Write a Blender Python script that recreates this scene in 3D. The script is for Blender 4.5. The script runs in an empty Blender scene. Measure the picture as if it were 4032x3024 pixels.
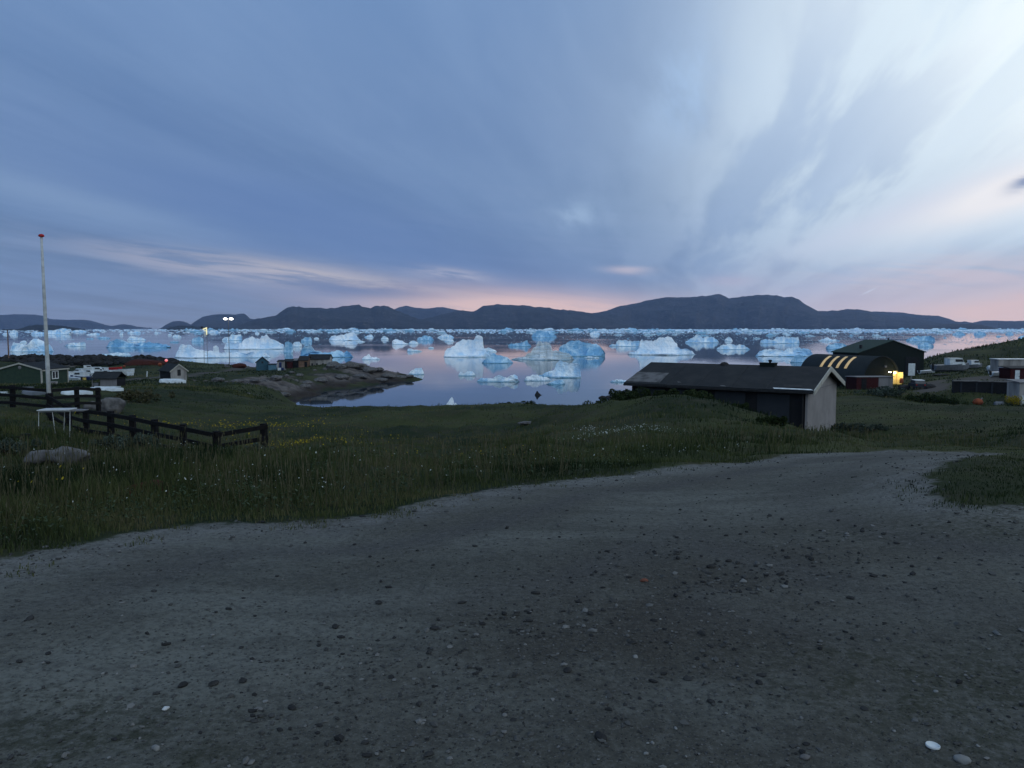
import bpy, math, random
import numpy as np
from mathutils import Vector, Matrix

# ------------------------------------------------------------------ camera, sky, light, exposure
S = bpy.context.scene
COL = S.collection
R = math.radians
EYE = 15.0                       # metres above the sea
PITCH = 4.21                     # degrees below the horizon
FPX = 3028.0                     # focal length in pixels of the 4032 px wide photograph
cd = bpy.data.cameras.new('camera'); cam = bpy.data.objects.new('camera', cd); COL.objects.link(cam)
cam.location = (0, 0, EYE); cam.rotation_euler = (R(90 - PITCH), 0, 0)
cd.sensor_fit = 'HORIZONTAL'; cd.sensor_width = 36.0; cd.lens = 36.0 * FPX / 4032.0
cd.clip_start = 0.1; cd.clip_end = 60000
S.camera = cam
S.view_settings.view_transform = 'Standard'; S.view_settings.look = 'None'
S.view_settings.exposure = 0.0; S.view_settings.gamma = 1.0; S.view_settings.use_curve_mapping = False
S.cycles.max_bounces = 6; S.cycles.volume_bounces = 1; S.cycles.use_denoising = True
S.cycles.sample_clamp_indirect = 4.0


def lin(c):
    return tuple(((x / 255.0) / 12.92) if x <= 10 else (((x / 255.0) + 0.055) / 1.055) ** 2.4 for x in c)


class NT:
    """tiny wrapper: build maths out of shader nodes"""
    def __init__(s, tree): s.t = tree; s.n = tree.nodes; s.l = tree.links
    def new(s, kind, **kw):
        n = s.n.new(kind)
        for k, v in kw.items(): setattr(n, k, v)
        return n
    def put(s, sock, v):
        if hasattr(v, 'is_output'): s.l.new(v, sock)
        elif isinstance(v, (tuple, list)):
            d = sock.default_value
            sock.default_value = tuple(v) + ((1.0,) if len(d) == 4 and len(v) == 3 else ())
        else: sock.default_value = v
    def m(s, op, a, b=0.0, c=None, clamp=False):
        n = s.new('ShaderNodeMath', operation=op, use_clamp=clamp)
        s.put(n.inputs[0], a); s.put(n.inputs[1], b)
        if c is not None: s.put(n.inputs[2], c)
        return n.outputs[0]
    def add(s, a, b): return s.m('ADD', a, b)
    def sub(s, a, b): return s.m('SUBTRACT', a, b)
    def mul(s, a, b): return s.m('MULTIPLY', a, b)
    def ramp(s, x, lo, hi, a=0.0, b=1.0, smooth=True):
        n = s.new('ShaderNodeMapRange'); n.interpolation_type = 'SMOOTHSTEP' if smooth else 'LINEAR'; n.clamp = True
        s.put(n.inputs[0], x)
        for i, v in enumerate((lo, hi, a, b)): n.inputs[i + 1].default_value = v
        return n.outputs[0]
    def mix(s, f, a, b, blend='MIX'):
        n = s.new('ShaderNodeMix', data_type='RGBA', blend_type=blend)
        s.put(n.inputs[0], f); s.put(n.inputs[6], a); s.put(n.inputs[7], b)
        return n.outputs[2]
    def noise(s, vec, scale, detail=4.0, rough=0.55, dist=0.0, dims='3D'):
        n = s.new('ShaderNodeTexNoise', noise_dimensions=dims)
        if vec is not None: s.put(n.inputs['Vector'], vec)
        n.inputs['Scale'].default_value = scale; n.inputs['Detail'].default_value = detail
        n.inputs['Roughness'].default_value = rough; n.inputs['Distortion'].default_value = dist
        return n.outputs['Fac']
    def xyz(s, x, y, z):
        n = s.new('ShaderNodeCombineXYZ')
        for i, v in enumerate((x, y, z)): s.put(n.inputs[i], v)
        return n.outputs[0]
    def sep(s, v):
        n = s.new('ShaderNodeSeparateXYZ'); s.put(n.inputs[0], v); return n.outputs[0], n.outputs[1], n.outputs[2]


def px_dir(u, v):
    """direction in the world of a pixel of the photograph"""
    a = R(PITCH); dx = (u - 2016) / FPX; dy = -(v - 1512) / FPX
    d = np.array([dx, math.cos(a) + dy * math.sin(a), -math.sin(a) + dy * math.cos(a)])
    return d


def azel(u, v):
    d = px_dir(u, v); return math.degrees(math.atan2(d[0], d[1])), math.degrees(math.atan2(d[2], math.hypot(d[0], d[1])))


def at(u, v, Y):
    """the point at distance Y (along +Y) seen in a pixel of the photograph"""
    d = px_dir(u, v); k = Y / d[1]
    return Vector((d[0] * k, Y, EYE + d[2] * k))


def build_sky():
    w = bpy.data.worlds.new('World'); S.world = w; w.use_nodes = True
    t = NT(w.node_tree); t.n.clear()
    tc = t.new('ShaderNodeTexCoord'); x, y, z = t.sep(tc.outputs['Generated'])
    az = t.mul(t.m('ARCTAN2', x, y), 180 / math.pi)
    el = t.mul(t.m('ARCTAN2', z, t.m('SQRT', t.add(t.mul(x, x), t.mul(y, y)))), 180 / math.pi)
    # streaks of high cloud lying on a plane overhead, drawn out towards one point of the horizon
    zz = t.add(t.m('MAXIMUM', z, 0.0), 0.07)
    qx = t.m('DIVIDE', x, zz); qy = t.m('DIVIDE', y, zz)
    a0 = R(13)
    along = t.add(t.mul(qx, math.sin(a0)), t.mul(qy, math.cos(a0)))
    across = t.sub(t.mul(qx, math.cos(a0)), t.mul(qy, math.sin(a0)))
    wob = t.noise(t.xyz(t.mul(across, 0.5), t.mul(along, 0.25), 3.0), 1.0, 2.0)
    ac2 = t.add(across, t.mul(t.sub(wob, 0.5), 0.55))
    n1 = t.noise(t.xyz(ac2, t.mul(along, 0.10), 0.0), 0.85, 4.0, 0.5)
    n2 = t.noise(t.xyz(ac2, t.mul(along, 0.16), 7.0), 2.6, 5.0, 0.55)
    n3 = t.noise(t.xyz(across, along, 1.0), 0.9, 5.0, 0.55)
    n4 = t.noise(t.xyz(ac2, t.mul(along, 0.22), 4.0), 6.5, 6.0, 0.6)
    nl = t.noise(t.xyz(t.mul(az, 0.085), t.add(t.mul(el, 0.95), t.mul(az, 0.10)), 0.0), 1.0, 6.0, 0.62, 0.3)
    bars = t.ramp(nl, 0.40, 0.58, 0.12, 1.0)
    # base colours by height above the horizon
    cr = t.new('ShaderNodeValToRGB'); t.put(cr.inputs[0], t.m('DIVIDE', el, 60.0, clamp=True))
    stops = [(0.0, (126, 132, 148)), (0.05, (112, 129, 154)), (0.12, (98, 126, 163)), (0.22, (97, 127, 170)),
             (0.38, (106, 139, 184)), (0.7, (122, 157, 203)), (1.0, (135, 168, 210))]
    e = cr.color_ramp.elements
    while len(e) < len(stops): e.new(0.5)
    for k, (p, c) in enumerate(stops): e[k].position = p; e[k].color = lin(c) + (1,)
    col = cr.outputs[0]

    def blob(u, v, su, sv, rot=0.0, wobx=0.0, n=None):
        """soft patch of sky around a direction; sizes in degrees"""
        a, b = azel(u, v)
        da = t.sub(az, a); db = t.sub(el, b)
        if n is not None: db = t.add(db, t.mul(t.sub(n, 0.5), wobx))
        c_, s_ = math.cos(R(rot)), math.sin(R(rot))
        p = t.m('DIVIDE', t.add(t.mul(da, c_), t.mul(db, s_)), su)
        q = t.m('DIVIDE', t.sub(t.mul(db, c_), t.mul(da, s_)), sv)
        return t.m('EXPONENT', t.mul(t.add(t.mul(p, p), t.mul(q, q)), -1.0))
    P = 180 / math.pi / FPX   # degrees per photograph pixel, near the middle
    # gentle streaking everywhere
    st = t.ramp(n1, 0.36, 0.66)
    col = t.mix(t.mul(st, 0.26), col, lin((146, 174, 214)))
    st2 = t.ramp(n2, 0.40, 0.70)
    col = t.mix(t.mul(st2, 0.12), col, lin((156, 184, 220)))
    col = t.mix(t.mul(t.ramp(n4, 0.42, 0.68), 0.05), col, lin((166, 190, 222)))
    col = t.mix(t.mul(t.ramp(nl, 0.45, 0.62), t.ramp(el, 13.0, 3.0, 0.0, 0.20)), col, lin((150, 168, 200)))
    # the right half is lighter
    rt = t.mul(t.ramp(az, -2.0, 34.0), t.ramp(az, 120.0, 60.0))
    col = t.mix(t.mul(rt, t.add(0.42, t.mul(st, 0.4))), col, lin((170, 204, 238)))
    # darker belt of cloud through the middle left
    col = t.mix(t.mul(blob(1150, 860, 17, 4.0, -10, 3.0, n3), 0.55), col, lin((92, 122, 176)))
    col = t.mix(t.mul(blob(1700, 1010, 14, 1.8, -10, 2.0, n3), 0.5), col, lin((104, 132, 178)))
    col = t.mix(t.mul(blob(2750, 950, 7, 2.6, 12, 3.0, n3), 0.35), col, lin((122, 150, 194)))
    # bright cloud high on the right
    g = blob(4180, -40, 17, 14)
    col = t.mix(t.m('MULTIPLY', g, t.add(1.0, t.mul(st, 0.6)), clamp=True), col, (1.06, 1.14, 1.14))
    g = t.mul(blob(3600, 160, 13, 8, 50), t.ramp(n2, 0.38, 0.60, 0.1, 1.0))
    col = t.mix(t.mul(g, 0.85), col, lin((222, 242, 254)))
    g = t.mul(blob(3650, 330, 14, 8, 45), t.ramp(n2, 0.44, 0.60, 0.0, 1.0))
    col = t.mix(t.mul(g, 0.55), col, lin((226, 240, 252)))
    g = t.mul(blob(3350, 480, 10, 8, 45), t.ramp(n2, 0.52, 0.40, 0.0, 1.0))
    col = t.mix(t.mul(g, 0.35), col, lin((138, 170, 214)))
    g = t.mul(blob(3150, 420, 9, 4.5, 55), t.ramp(n1, 0.40, 0.62, 0.2, 1.0))
    col = t.mix(t.mul(g, 0.5), col, lin((178, 206, 240)))
    g = t.mul(blob(2720, 330, 4.2, 2.8, 60), t.ramp(n4, 0.35, 0.65, 0.3, 1.0))
    col = t.mix(t.mul(g, 0.65), col, lin((176, 206, 240)))
    # pale wedge of cloud low on the right and a dark scrap at the edge
    col = t.mix(t.m('MULTIPLY', blob(3640, 815, 9, 0.95, 18, 1.0, n3), 1.0, clamp=True), col, lin((216, 226, 242)))
    col = t.mix(t.m('MULTIPLY', blob(4050, 722, 6.5, 1.35, 18, 1.0, n3), 1.3, clamp=True), col, (1.0, 0.98, 0.98))
    col = t.mix(t.mul(blob(4045, 712, 1.0, 0.42, 25, 1.6, nl), 0.9), col, lin((126, 146, 182)))
    # pink along the horizon
    col = t.mix(t.m('MULTIPLY', t.mul(blob(2120, 1222, 12, 1.35, -3, 1.2, nl), t.ramp(nl, 0.30, 0.55, 0.6, 1.0)), 1.35, clamp=True), col, lin((250, 212, 198)))
    col = t.mix(t.mul(blob(3300, 1210, 9, 1.8, 0, 1.0, nl), 0.7), col, lin((218, 204, 214)))
    col = t.mix(t.m('MULTIPLY', blob(4100, 1222, 9, 1.7, 4, 1.0, nl), 1.2, clamp=True), col, lin((255, 220, 208)))
    col = t.mix(t.mul(t.mul(blob(3850, 1090, 8, 1.2, 0, 1.4, n3), bars), 0.75), col, lin((242, 222, 220)))
    col = t.mix(t.mul(blob(2880, 1108, 2.0, 0.4, 0, 0.8, nl), 0.5), col, lin((208, 198, 212)))
    # cream bars on the left
    col = t.mix(t.m('MULTIPLY', t.mul(blob(1150, 1078, 8.5, 0.85, -6, 1.6, nl), bars), 1.1, clamp=True), col, lin((216, 204, 198)))
    col = t.mix(t.mul(t.mul(blob(800, 1035, 6, 0.6, -8, 1.4, nl), bars), 0.8), col, lin((174, 176, 192)))
    col = t.mix(t.mul(t.mul(blob(1780, 1078, 2.6, 0.42, -6, 1.0, nl), bars), 0.9), col, lin((204, 200, 208)))
    col = t.mix(t.mul(blob(2470, 1065, 1.5, 0.26, -2, 0.9, nl), 0.85), col, lin((212, 202, 210)))
    col = t.mix(t.mul(blob(250, 790, 10, 1.0, -13, 1.6, n3), 0.6), col, lin((138, 164, 198)))
    col = t.mix(t.mul(blob(1400, 1150, 5.5, 0.42, -2, 1.2, nl), 0.7), col, lin((116, 132, 168)))
    col = t.mix(t.mul(t.mul(blob(2270, 840, 2.0, 1.0, 5, 1.3, n3), t.ramp(n4, 0.35, 0.65, 0.2, 1.0)), 0.6), col, lin((172, 198, 226)))
    # short bright trail left by an aircraft
    col = t.mix(t.mul(blob(3423, 1146, 0.42, 0.06, 27), 0.75), col, lin((235, 238, 248)))
    # unseen sky behind the camera, brightened to light the icebergs, more on the right
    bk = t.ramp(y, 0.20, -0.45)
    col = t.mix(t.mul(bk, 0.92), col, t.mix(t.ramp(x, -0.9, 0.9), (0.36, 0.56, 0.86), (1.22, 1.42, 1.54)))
    col = t.mix(t.ramp(z, 0.0, -0.03), col, lin((80, 92, 118)))
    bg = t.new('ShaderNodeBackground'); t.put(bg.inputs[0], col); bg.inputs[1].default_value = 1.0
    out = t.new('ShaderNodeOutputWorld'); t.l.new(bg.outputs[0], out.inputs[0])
    w.cycles.sampling_method = 'MANUAL'; w.cycles.sample_map_resolution = 512


build_sky()
sl = bpy.data.lights.new('sun', 'SUN'); sl.energy = 0.18; sl.angle = R(25); sl.color = (1.0, 0.93, 0.86)
so = bpy.data.objects.new('sun', sl); COL.objects.link(so)
# the glow of the bright cloud high on the right: the sun itself is below the horizon
sd = Vector((math.sin(R(38)) * math.cos(R(24)), math.cos(R(38)) * math.cos(R(24)), math.sin(R(24))))
so.rotation_euler = sd.to_track_quat('Z', 'Y').to_euler()

# ------------------------------------------------------------------ helpers
random.seed(5)


def hash2(ix, iy, seed):
    h = (ix.astype(np.int64) * 374761393 + iy.astype(np.int64) * 668265263 + seed * 974711) & 0x7fffffff
    h = ((h ^ (h >> 13)) * 1274126177) & 0x7fffffff
    return ((h ^ (h >> 16)) & 0xffff) / 65535.0


def vnoise(x, y, seed=0):
    x = np.asarray(x, float); y = np.asarray(y, float)
    ix = np.floor(x); iy = np.floor(y); fx = x - ix; fy = y - iy
    fx = fx * fx * (3 - 2 * fx); fy = fy * fy * (3 - 2 * fy)
    a = hash2(ix, iy, seed); b = hash2(ix + 1, iy, seed); c = hash2(ix, iy + 1, seed); d = hash2(ix + 1, iy + 1, seed)
    return (a * (1 - fx) + b * fx) * (1 - fy) + (c * (1 - fx) + d * fx) * fy


def fbm(x, y, seed=0, oct=4, gain=0.5):
    s = 0; a = 1; t = 0
    for k in range(oct):
        s = s + a * vnoise(np.asarray(x) * 2 ** k + 17.3 * k, np.asarray(y) * 2 ** k + 9.1 * k, seed + k); t += a; a *= gain
    return s / t - 0.5


def tag(o, label=None, cat=None, group=None, kind=None):
    if label: o['label'] = label
    if cat: o['category'] = cat
    if group: o['group'] = group
    if kind: o['kind'] = kind
    return o


def link(name, me, mat=None, parent=None):
    o = bpy.data.objects.new(name, me); COL.objects.link(o)
    if mat is not None: me.materials.append(mat)
    if parent is not None: o.parent = parent
    return o


def empty(name, loc, rz=0.0):
    o = bpy.data.objects.new(name, None); COL.objects.link(o)
    o.location = loc; o.rotation_euler = (0, 0, rz); o.empty_display_size = 0.3
    return o


def np_mesh(name, V, F, smooth=False):
    """V (n,3) array, F (m,k) array of equal-sized faces"""
    V = np.asarray(V, np.float32); F = np.asarray(F, np.int32)
    me = bpy.data.meshes.new(name); me.vertices.add(len(V)); me.vertices.foreach_set('co', V.ravel())
    k = F.shape[1]; me.loops.add(F.size); me.loops.foreach_set('vertex_index', F.ravel())
    me.polygons.add(len(F)); me.polygons.foreach_set('loop_start', np.arange(0, F.size, k, dtype=np.int32))
    me.polygons.foreach_set('loop_total', np.full(len(F), k, np.int32))
    me.polygons.foreach_set('use_smooth', np.full(len(F), smooth))
    me.update(calc_edges=True); me.validate()
    return me


def vattr(me, name, arr):
    a = me.attributes.new(name, 'FLOAT', 'POINT'); a.data.foreach_set('value', np.asarray(arr, np.float32))


class MB:
    """collects simple solids into one mesh"""
    def __init__(s): s.v = []; s.f = []
    def addvf(s, vs, fs):
        b = len(s.v); s.v += [tuple(p) for p in vs]; s.f += [tuple(b + i for i in f) for f in fs]; return s
    def box(s, c, d, rz=0.0, rx=0.0, ry=0.0):
        M = Matrix.Rotation(rz, 3, 'Z') @ Matrix.Rotation(ry, 3, 'Y') @ Matrix.Rotation(rx, 3, 'X')
        vs = [Vector(c) + M @ Vector((sx * d[0] / 2, sy * d[1] / 2, sz * d[2] / 2)) for sx in (-1, 1) for sy in (-1, 1) for sz in (-1, 1)]
        return s.addvf(vs, [(0, 1, 3, 2), (4, 6, 7, 5), (0, 4, 5, 1), (2, 3, 7, 6), (0, 2, 6, 4), (1, 5, 7, 3)])
    def prism(s, poly, a, b):
        """poly of 3D points extruded from offset vector a to b"""
        n = len(poly); a = Vector(a); b = Vector(b)
        vs = [Vector(p) + a for p in poly] + [Vector(p) + b for p in poly]
        fs = [tuple(range(n))[::-1], tuple(range(n, 2 * n))] + [(i, (i + 1) % n, n + (i + 1) % n, n + i) for i in range(n)]
        return s.addvf(vs, fs)
    def tube(s, pts, rad, seg=8):
        pts = [Vector(p) for p in pts]; n = len(pts)
        rad = rad if isinstance(rad, (list, tuple)) else [rad] * n
        vs = []; fs = []
        for i, p in enumerate(pts):
            d = (pts[min(i + 1, n - 1)] - pts[max(i - 1, 0)]).normalized()
            u = d.cross(Vector((0.31, 0.2, 1)) if abs(d.z) < 0.9 else Vector((1, 0.1, 0))).normalized(); w = d.cross(u)
            for k in range(seg):
                a = 2 * math.pi * k / seg; vs.append(p + (u * math.cos(a) + w * math.sin(a)) * rad[i])
        for i in range(n - 1):
            for k in range(seg):
                fs.append((i * seg + k, i * seg + (k + 1) % seg, (i + 1) * seg + (k + 1) % seg, (i + 1) * seg + k))
        fs.append(tuple(range(seg))[::-1]); fs.append(tuple(range((n - 1) * seg, n * seg)))
        return s.addvf(vs, fs)
    def lathe(s, prof, c=(0, 0, 0), seg=14, sx=1.0, sy=1.0):
        c = Vector(c); vs = []; fs = []; n = len(prof)
        for r, z in prof:
            for k in range(seg):
                a = 2 * math.pi * k / seg; vs.append(c + Vector((r * sx * math.cos(a), r * sy * math.sin(a), z)))
        for i in range(n - 1):
            for k in range(seg): fs.append((i * seg + k, i * seg + (k + 1) % seg, (i + 1) * seg + (k + 1) % seg, (i + 1) * seg + k))
        fs.append(tuple(range(seg))[::-1]); fs.append(tuple(range((n - 1) * seg, n * seg)))
        return s.addvf(vs, fs)
    def build(s, name, mat, parent=None, smooth=False, bevel=0.0):
        me = bpy.data.meshes.new(name); me.from_pydata(s.v, [], s.f); me.update()
        if smooth:
            for p in me.polygons: p.use_smooth = True
        o = link(name, me, mat, parent)
        if bevel > 0:
            m = o.modifiers.new('bevel', 'BEVEL'); m.width = bevel; m.segments = 2; m.limit_method = 'ANGLE'
        return o


def part_at(o, loc=(0, 0, 0), rz=0.0):
    o.location = loc; o.rotation_euler = (0, 0, rz); return o


def copy_tree(o, parent=None):
    c = o.copy(); COL.objects.link(c); c.parent = parent
    for ch in list(o.children): copy_tree(ch, c)
    return c


# ------------------------------------------------------------------ materials
def mat_base(name):
    m = bpy.data.materials.new(name); m.use_nodes = True
    t = NT(m.node_tree); t.n.clear()
    b = t.new('ShaderNodeBsdfPrincipled'); o = t.new('ShaderNodeOutputMaterial'); t.l.new(b.outputs[0], o.inputs[0])
    return m, t, b


def surf(name, c, c2=None, rough=0.8, scale=3.0, bump=0.0, bscale=None, metal=0.0, streak=False, spec=0.06):
    """plain worn surface: two colours mixed by noise in the object's own space"""
    m, t, b = mat_base(name)
    tc = t.new('ShaderNodeTexCoord'); v = tc.outputs['Object']
    if streak:
        mp = t.new('ShaderNodeMapping'); mp.inputs['Scale'].default_value = (1, 1, 0.18); t.l.new(v, mp.inputs[0]); v = mp.outputs[0]
    n = t.noise(v, scale, 6.0, 0.6)
    c2 = c2 if c2 is not None else tuple(x * 0.6 for x in c)
    t.put(b.inputs['Base Color'], t.mix(t.ramp(n, 0.35, 0.68), c, c2))
    b.inputs['Roughness'].default_value = rough; b.inputs['Metallic'].default_value = metal
    b.inputs['Specular IOR Level'].default_value = spec
    if bump:
        bp = t.new('ShaderNodeBump'); bp.inputs['Strength'].default_value = bump; bp.inputs['Distance'].default_value = 0.05
        t.put(bp.inputs['Height'], t.noise(v, bscale or scale * 4, 5.0)); t.l.new(bp.outputs[0], b.inputs['Normal'])
    return m


def emit(name, c, s):
    m, t, b = mat_base(name)
    b.inputs['Base Color'].default_value = (0.5, 0.5, 0.5, 1); b.inputs['Emission Color'].default_value = tuple(c) + (1,)
    b.inputs['Emission Strength'].default_value = s
    return m


def boards(name, c, c2, pitch=0.14, axis=2, rough=0.8):
    """painted cladding: thin dark joints every `pitch` metres along one object axis"""
    m, t, b = mat_base(name)
    tc = t.new('ShaderNodeTexCoord'); xyz = t.sep(tc.outputs['Object'])
    fr = t.m('FRACT', t.m('DIVIDE', xyz[axis], pitch))
    j = t.ramp(fr, 0.0, 0.10, 1.0, 0.0)
    n = t.noise(tc.outputs['Object'], 1.6, 6.0, 0.62)
    col = t.mix(t.ramp(n, 0.35, 0.7), c, c2)
    col = t.mix(t.mul(j, 0.6), col, tuple(x * 0.3 for x in c))
    t.put(b.inputs['Base Color'], col); b.inputs['Roughness'].default_value = rough; b.inputs['Specular IOR Level'].default_value = 0.06
    bp = t.new('ShaderNodeBump'); bp.inputs['Strength'].default_value = 0.5; bp.inputs['Distance'].default_value = 0.02
    t.put(bp.inputs['Height'], t.sub(t.mul(n, 0.3), j)); t.l.new(bp.outputs[0], b.inputs['Normal'])
    return m


M = {}
M['white_paint'] = surf('white paint', (0.62, 0.64, 0.64), (0.45, 0.46, 0.46), 0.5, 4.0)
M['pole_white'] = surf('white pole paint', (0.42, 0.43, 0.43), (0.30, 0.31, 0.31), 0.5, 6.0)
M['red'] = surf('red paint', (0.42, 0.03, 0.03), (0.25, 0.02, 0.02), 0.5)
M['fence'] = surf('black tarred wood', (0.007, 0.007, 0.008), (0.012, 0.011, 0.011), 0.8, 6.0, 0.4)
M['cream'] = surf('cream trim', (0.36, 0.35, 0.31), (0.27, 0.26, 0.23), 0.6, 5.0)
M['render'] = surf('pale render', (0.235, 0.218, 0.216), (0.185, 0.173, 0.172), 0.85, 0.9, 0.2, 20)
M['felt'] = surf('roof felt', (0.017, 0.019, 0.021), (0.026, 0.027, 0.028), 0.8, 1.3, 0.3, 14)
M['felt_seam'] = surf('felt seam', (0.034, 0.036, 0.038), (0.02, 0.021, 0.022), 0.8, 3.0)
M['felt_pale'] = surf('weathered felt patch', (0.12, 0.115, 0.115), (0.05, 0.05, 0.05), 0.8, 2.0)
M['dark_wood'] = surf('dark wood', (0.010, 0.011, 0.013), (0.016, 0.016, 0.018), 0.8, 2.0)
M['panel'] = surf('grey blue panel', (0.026, 0.030, 0.036), (0.020, 0.023, 0.028), 0.7, 0.9)
M['black'] = surf('black metal', (0.015, 0.015, 0.016), (0.025, 0.025, 0.026), 0.6)
M['dark_glass'] = surf('dark window', (0.02, 0.022, 0.026), (0.03, 0.03, 0.035), 0.15, spec=0.5)
M['green_house'] = boards('green boards', (0.032, 0.052, 0.036), (0.024, 0.040, 0.029), 0.16)
M['green_hall'] = boards('dark green sheet', (0.010, 0.014, 0.013), (0.008, 0.011, 0.010), 0.3, 0)
M['green_roof'] = boards('green roof sheet', (0.030, 0.048, 0.042), (0.024, 0.040, 0.035), 0.35, 1)
M['vault'] = boards('dark grey vault sheet', (0.020, 0.026, 0.030), (0.016, 0.021, 0.025), 0.5, 1)
M['red_boards'] = boards('dark red boards', (0.042, 0.011, 0.012), (0.03, 0.009, 0.010), 0.16, 0)
M['teal'] = boards('teal boards', (0.035, 0.085, 0.12), (0.028, 0.066, 0.095), 0.18, 0)
M['blue_pale'] = boards('pale blue boards', (0.075, 0.16, 0.22), (0.06, 0.125, 0.175), 0.18, 0)
M['brown_boards'] = boards('brown boards', (0.16, 0.10, 0.07), (0.11, 0.07, 0.05), 0.18, 0)
M['grey_white'] = surf('weathered white wall', (0.30, 0.285, 0.275), (0.14, 0.135, 0.13), 0.85, 0.8, streak=True)
M['grey_sheet'] = surf('grey sheet', (0.17, 0.165, 0.17), (0.12, 0.118, 0.122), 0.7, 1.5, streak=True)
M['hull_white'] = surf('white hull', (0.52, 0.56, 0.58), (0.38, 0.41, 0.43), 0.35, 2.0)
M['hull_grey'] = surf('grey hull', (0.13, 0.14, 0.16), (0.09, 0.10, 0.115), 0.5, 2.0)
M['hull_blue'] = surf('blue hull', (0.02, 0.035, 0.12), (0.015, 0.03, 0.08), 0.4, 2.0)
M['orange'] = surf('orange plastic', (0.24, 0.065, 0.03), (0.12, 0.035, 0.02), 0.6, 2.0)
M['rust'] = surf('rusty heap', (0.06, 0.018, 0.012), (0.03, 0.012, 0.009), 0.9, 4.0, 0.6)
M['yellow'] = surf('yellow plastic', (0.55, 0.4, 0.1), (0.4, 0.28, 0.08), 0.6, 2.0)
M['rock'] = surf('lichen grey rock', (0.125, 0.118, 0.115), (0.05, 0.048, 0.048), 0.9, 2.2, 0.6, 9)
M['stone_dark'] = surf('dark stone', (0.020, 0.020, 0.021), (0.036, 0.035, 0.034), 0.9, 9.0, 0.4)
M['stone_pale'] = surf('pale stone', (0.17, 0.17, 0.165), (0.11, 0.108, 0.105), 0.85, 9.0, 0.3)
M['stone_red'] = surf('reddish stone', (0.16, 0.06, 0.04), (0.09, 0.04, 0.03), 0.9, 9.0, 0.3)
M['stone_white'] = surf('white stone', (0.44, 0.45, 0.45), (0.33, 0.33, 0.33), 0.7, 9.0, 0.2)
M['plastic_white'] = surf('white plastic', (0.5, 0.53, 0.54), (0.42, 0.44, 0.45), 0.4, 9.0)
M['bark'] = surf('shrub wood', (0.05, 0.035, 0.025), (0.03, 0.022, 0.016), 0.9, 9.0)
M['lamp_white'] = emit('lit floodlight', (1.0, 0.96, 0.88), 14.0)
M['lamp_warm'] = emit('lit wall lamp', (1.0, 0.82, 0.5), 26.0)
def strip_mat():
    m, t, b = mat_base('lit skylight'); tc = t.new('ShaderNodeTexCoord')
    n = t.noise(tc.outputs['Object'], 1.1, 3.0, 0.6)
    t.put(b.inputs['Emission Color'], t.mix(t.ramp(n, 0.35, 0.7), (0.62, 0.40, 0.13), (1.0, 0.68, 0.26))); b.inputs['Emission Strength'].default_value = 0.4
    b.inputs['Base Color'].default_value = (0.3, 0.25, 0.15, 1)
    return m


M['sky_strip'] = strip_mat()
M['sign_lit'] = emit('lit sign frame', (1.0, 0.88, 0.35), 0.8)
M['red_light'] = emit('red beacon', (1.0, 0.07, 0.05), 0.75)
M['door_lit'] = surf('yellow door', (0.75, 0.60, 0.25), (0.7, 0.55, 0.22), 0.7)

# ------------------------------------------------------------------ sea
def build_water():
    m, t, b = mat_base('sea water')
    tc = t.new('ShaderNodeTexCoord'); P = tc.outputs['Object']
    b.inputs['Base Color'].default_value = (0.016, 0.026, 0.036, 1); b.inputs['IOR'].default_value = 1.34
    mp = t.new('ShaderNodeMapping'); mp.inputs['Scale'].default_value = (0.5, 1.0, 1.0); t.l.new(P, mp.inputs[0])
    big = t.noise(P, 0.006, 3.0, 0.6)
    b1 = t.noise(mp.outputs[0], 0.55, 3.0, 0.5)
    b2 = t.noise(mp.outputs[0], 0.09, 2.0, 0.5)
    calm = t.ramp(big, 0.42, 0.62, 0.35, 1.0)
    h = t.add(t.mul(t.mul(b1, 0.030), calm), t.mul(b2, 0.05))
    bp = t.new('ShaderNodeBump'); bp.inputs['Strength'].default_value = 0.35; bp.inputs['Distance'].default_value = 1.0
    t.put(bp.inputs['Height'], h); t.l.new(bp.outputs[0], b.inputs['Normal'])
    t.put(b.inputs['Roughness'], t.mul(calm, 0.075))
    xs = [-11500, -3000, -600, 0, 600, 3000, 11500]; ys = [40, 120, 400, 1500, 5000, 12900]
    V = [(x, y, 0.0) for y in ys for x in xs]; n = len(xs)
    F = [(j * n + i, j * n + i + 1, (j + 1) * n + i + 1, (j + 1) * n + i) for j in range(len(ys) - 1) for i in range(n - 1)]
    tag(link('sea', np_mesh('sea', V, F), m), 'calm fjord water between the icebergs', kind='structure')


build_water()

# ------------------------------------------------------------------ far mountains
def rock_mat(name, c1, c2, c3):
    m, t, b = mat_base(name)
    tc = t.new('ShaderNodeTexCoord'); P = tc.outputs['Object']
    n1 = t.noise(P, 0.004, 6.0, 0.6); n2 = t.noise(P, 0.02, 5.0, 0.65)
    col = t.mix(t.ramp(n1, 0.4, 0.62), c1, c2)
    col = t.mix(t.mul(t.ramp(n2, 0.52, 0.72), 0.7), col, c3)
    t.put(b.inputs['Base Color'], col); b.inputs['Roughness'].default_value = 0.95; b.inputs['Specular IOR Level'].default_value = 0.1
    bp = t.new('ShaderNodeBump'); bp.inputs['Strength'].default_value = 1.0; bp.inputs['Distance'].default_value = 30.0
    t.put(bp.inputs['Height'], n2); t.l.new(bp.outputs[0], b.inputs['Normal'])
    return m


M['mountain'] = rock_mat('bare mountain rock', (0.028, 0.029, 0.031), (0.013, 0.016, 0.015), (0.085, 0.078, 0.074))
M['islet'] = rock_mat('scrubby islet', (0.016, 0.018, 0.015), (0.012, 0.015, 0.012), (0.026, 0.024, 0.022))


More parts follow.
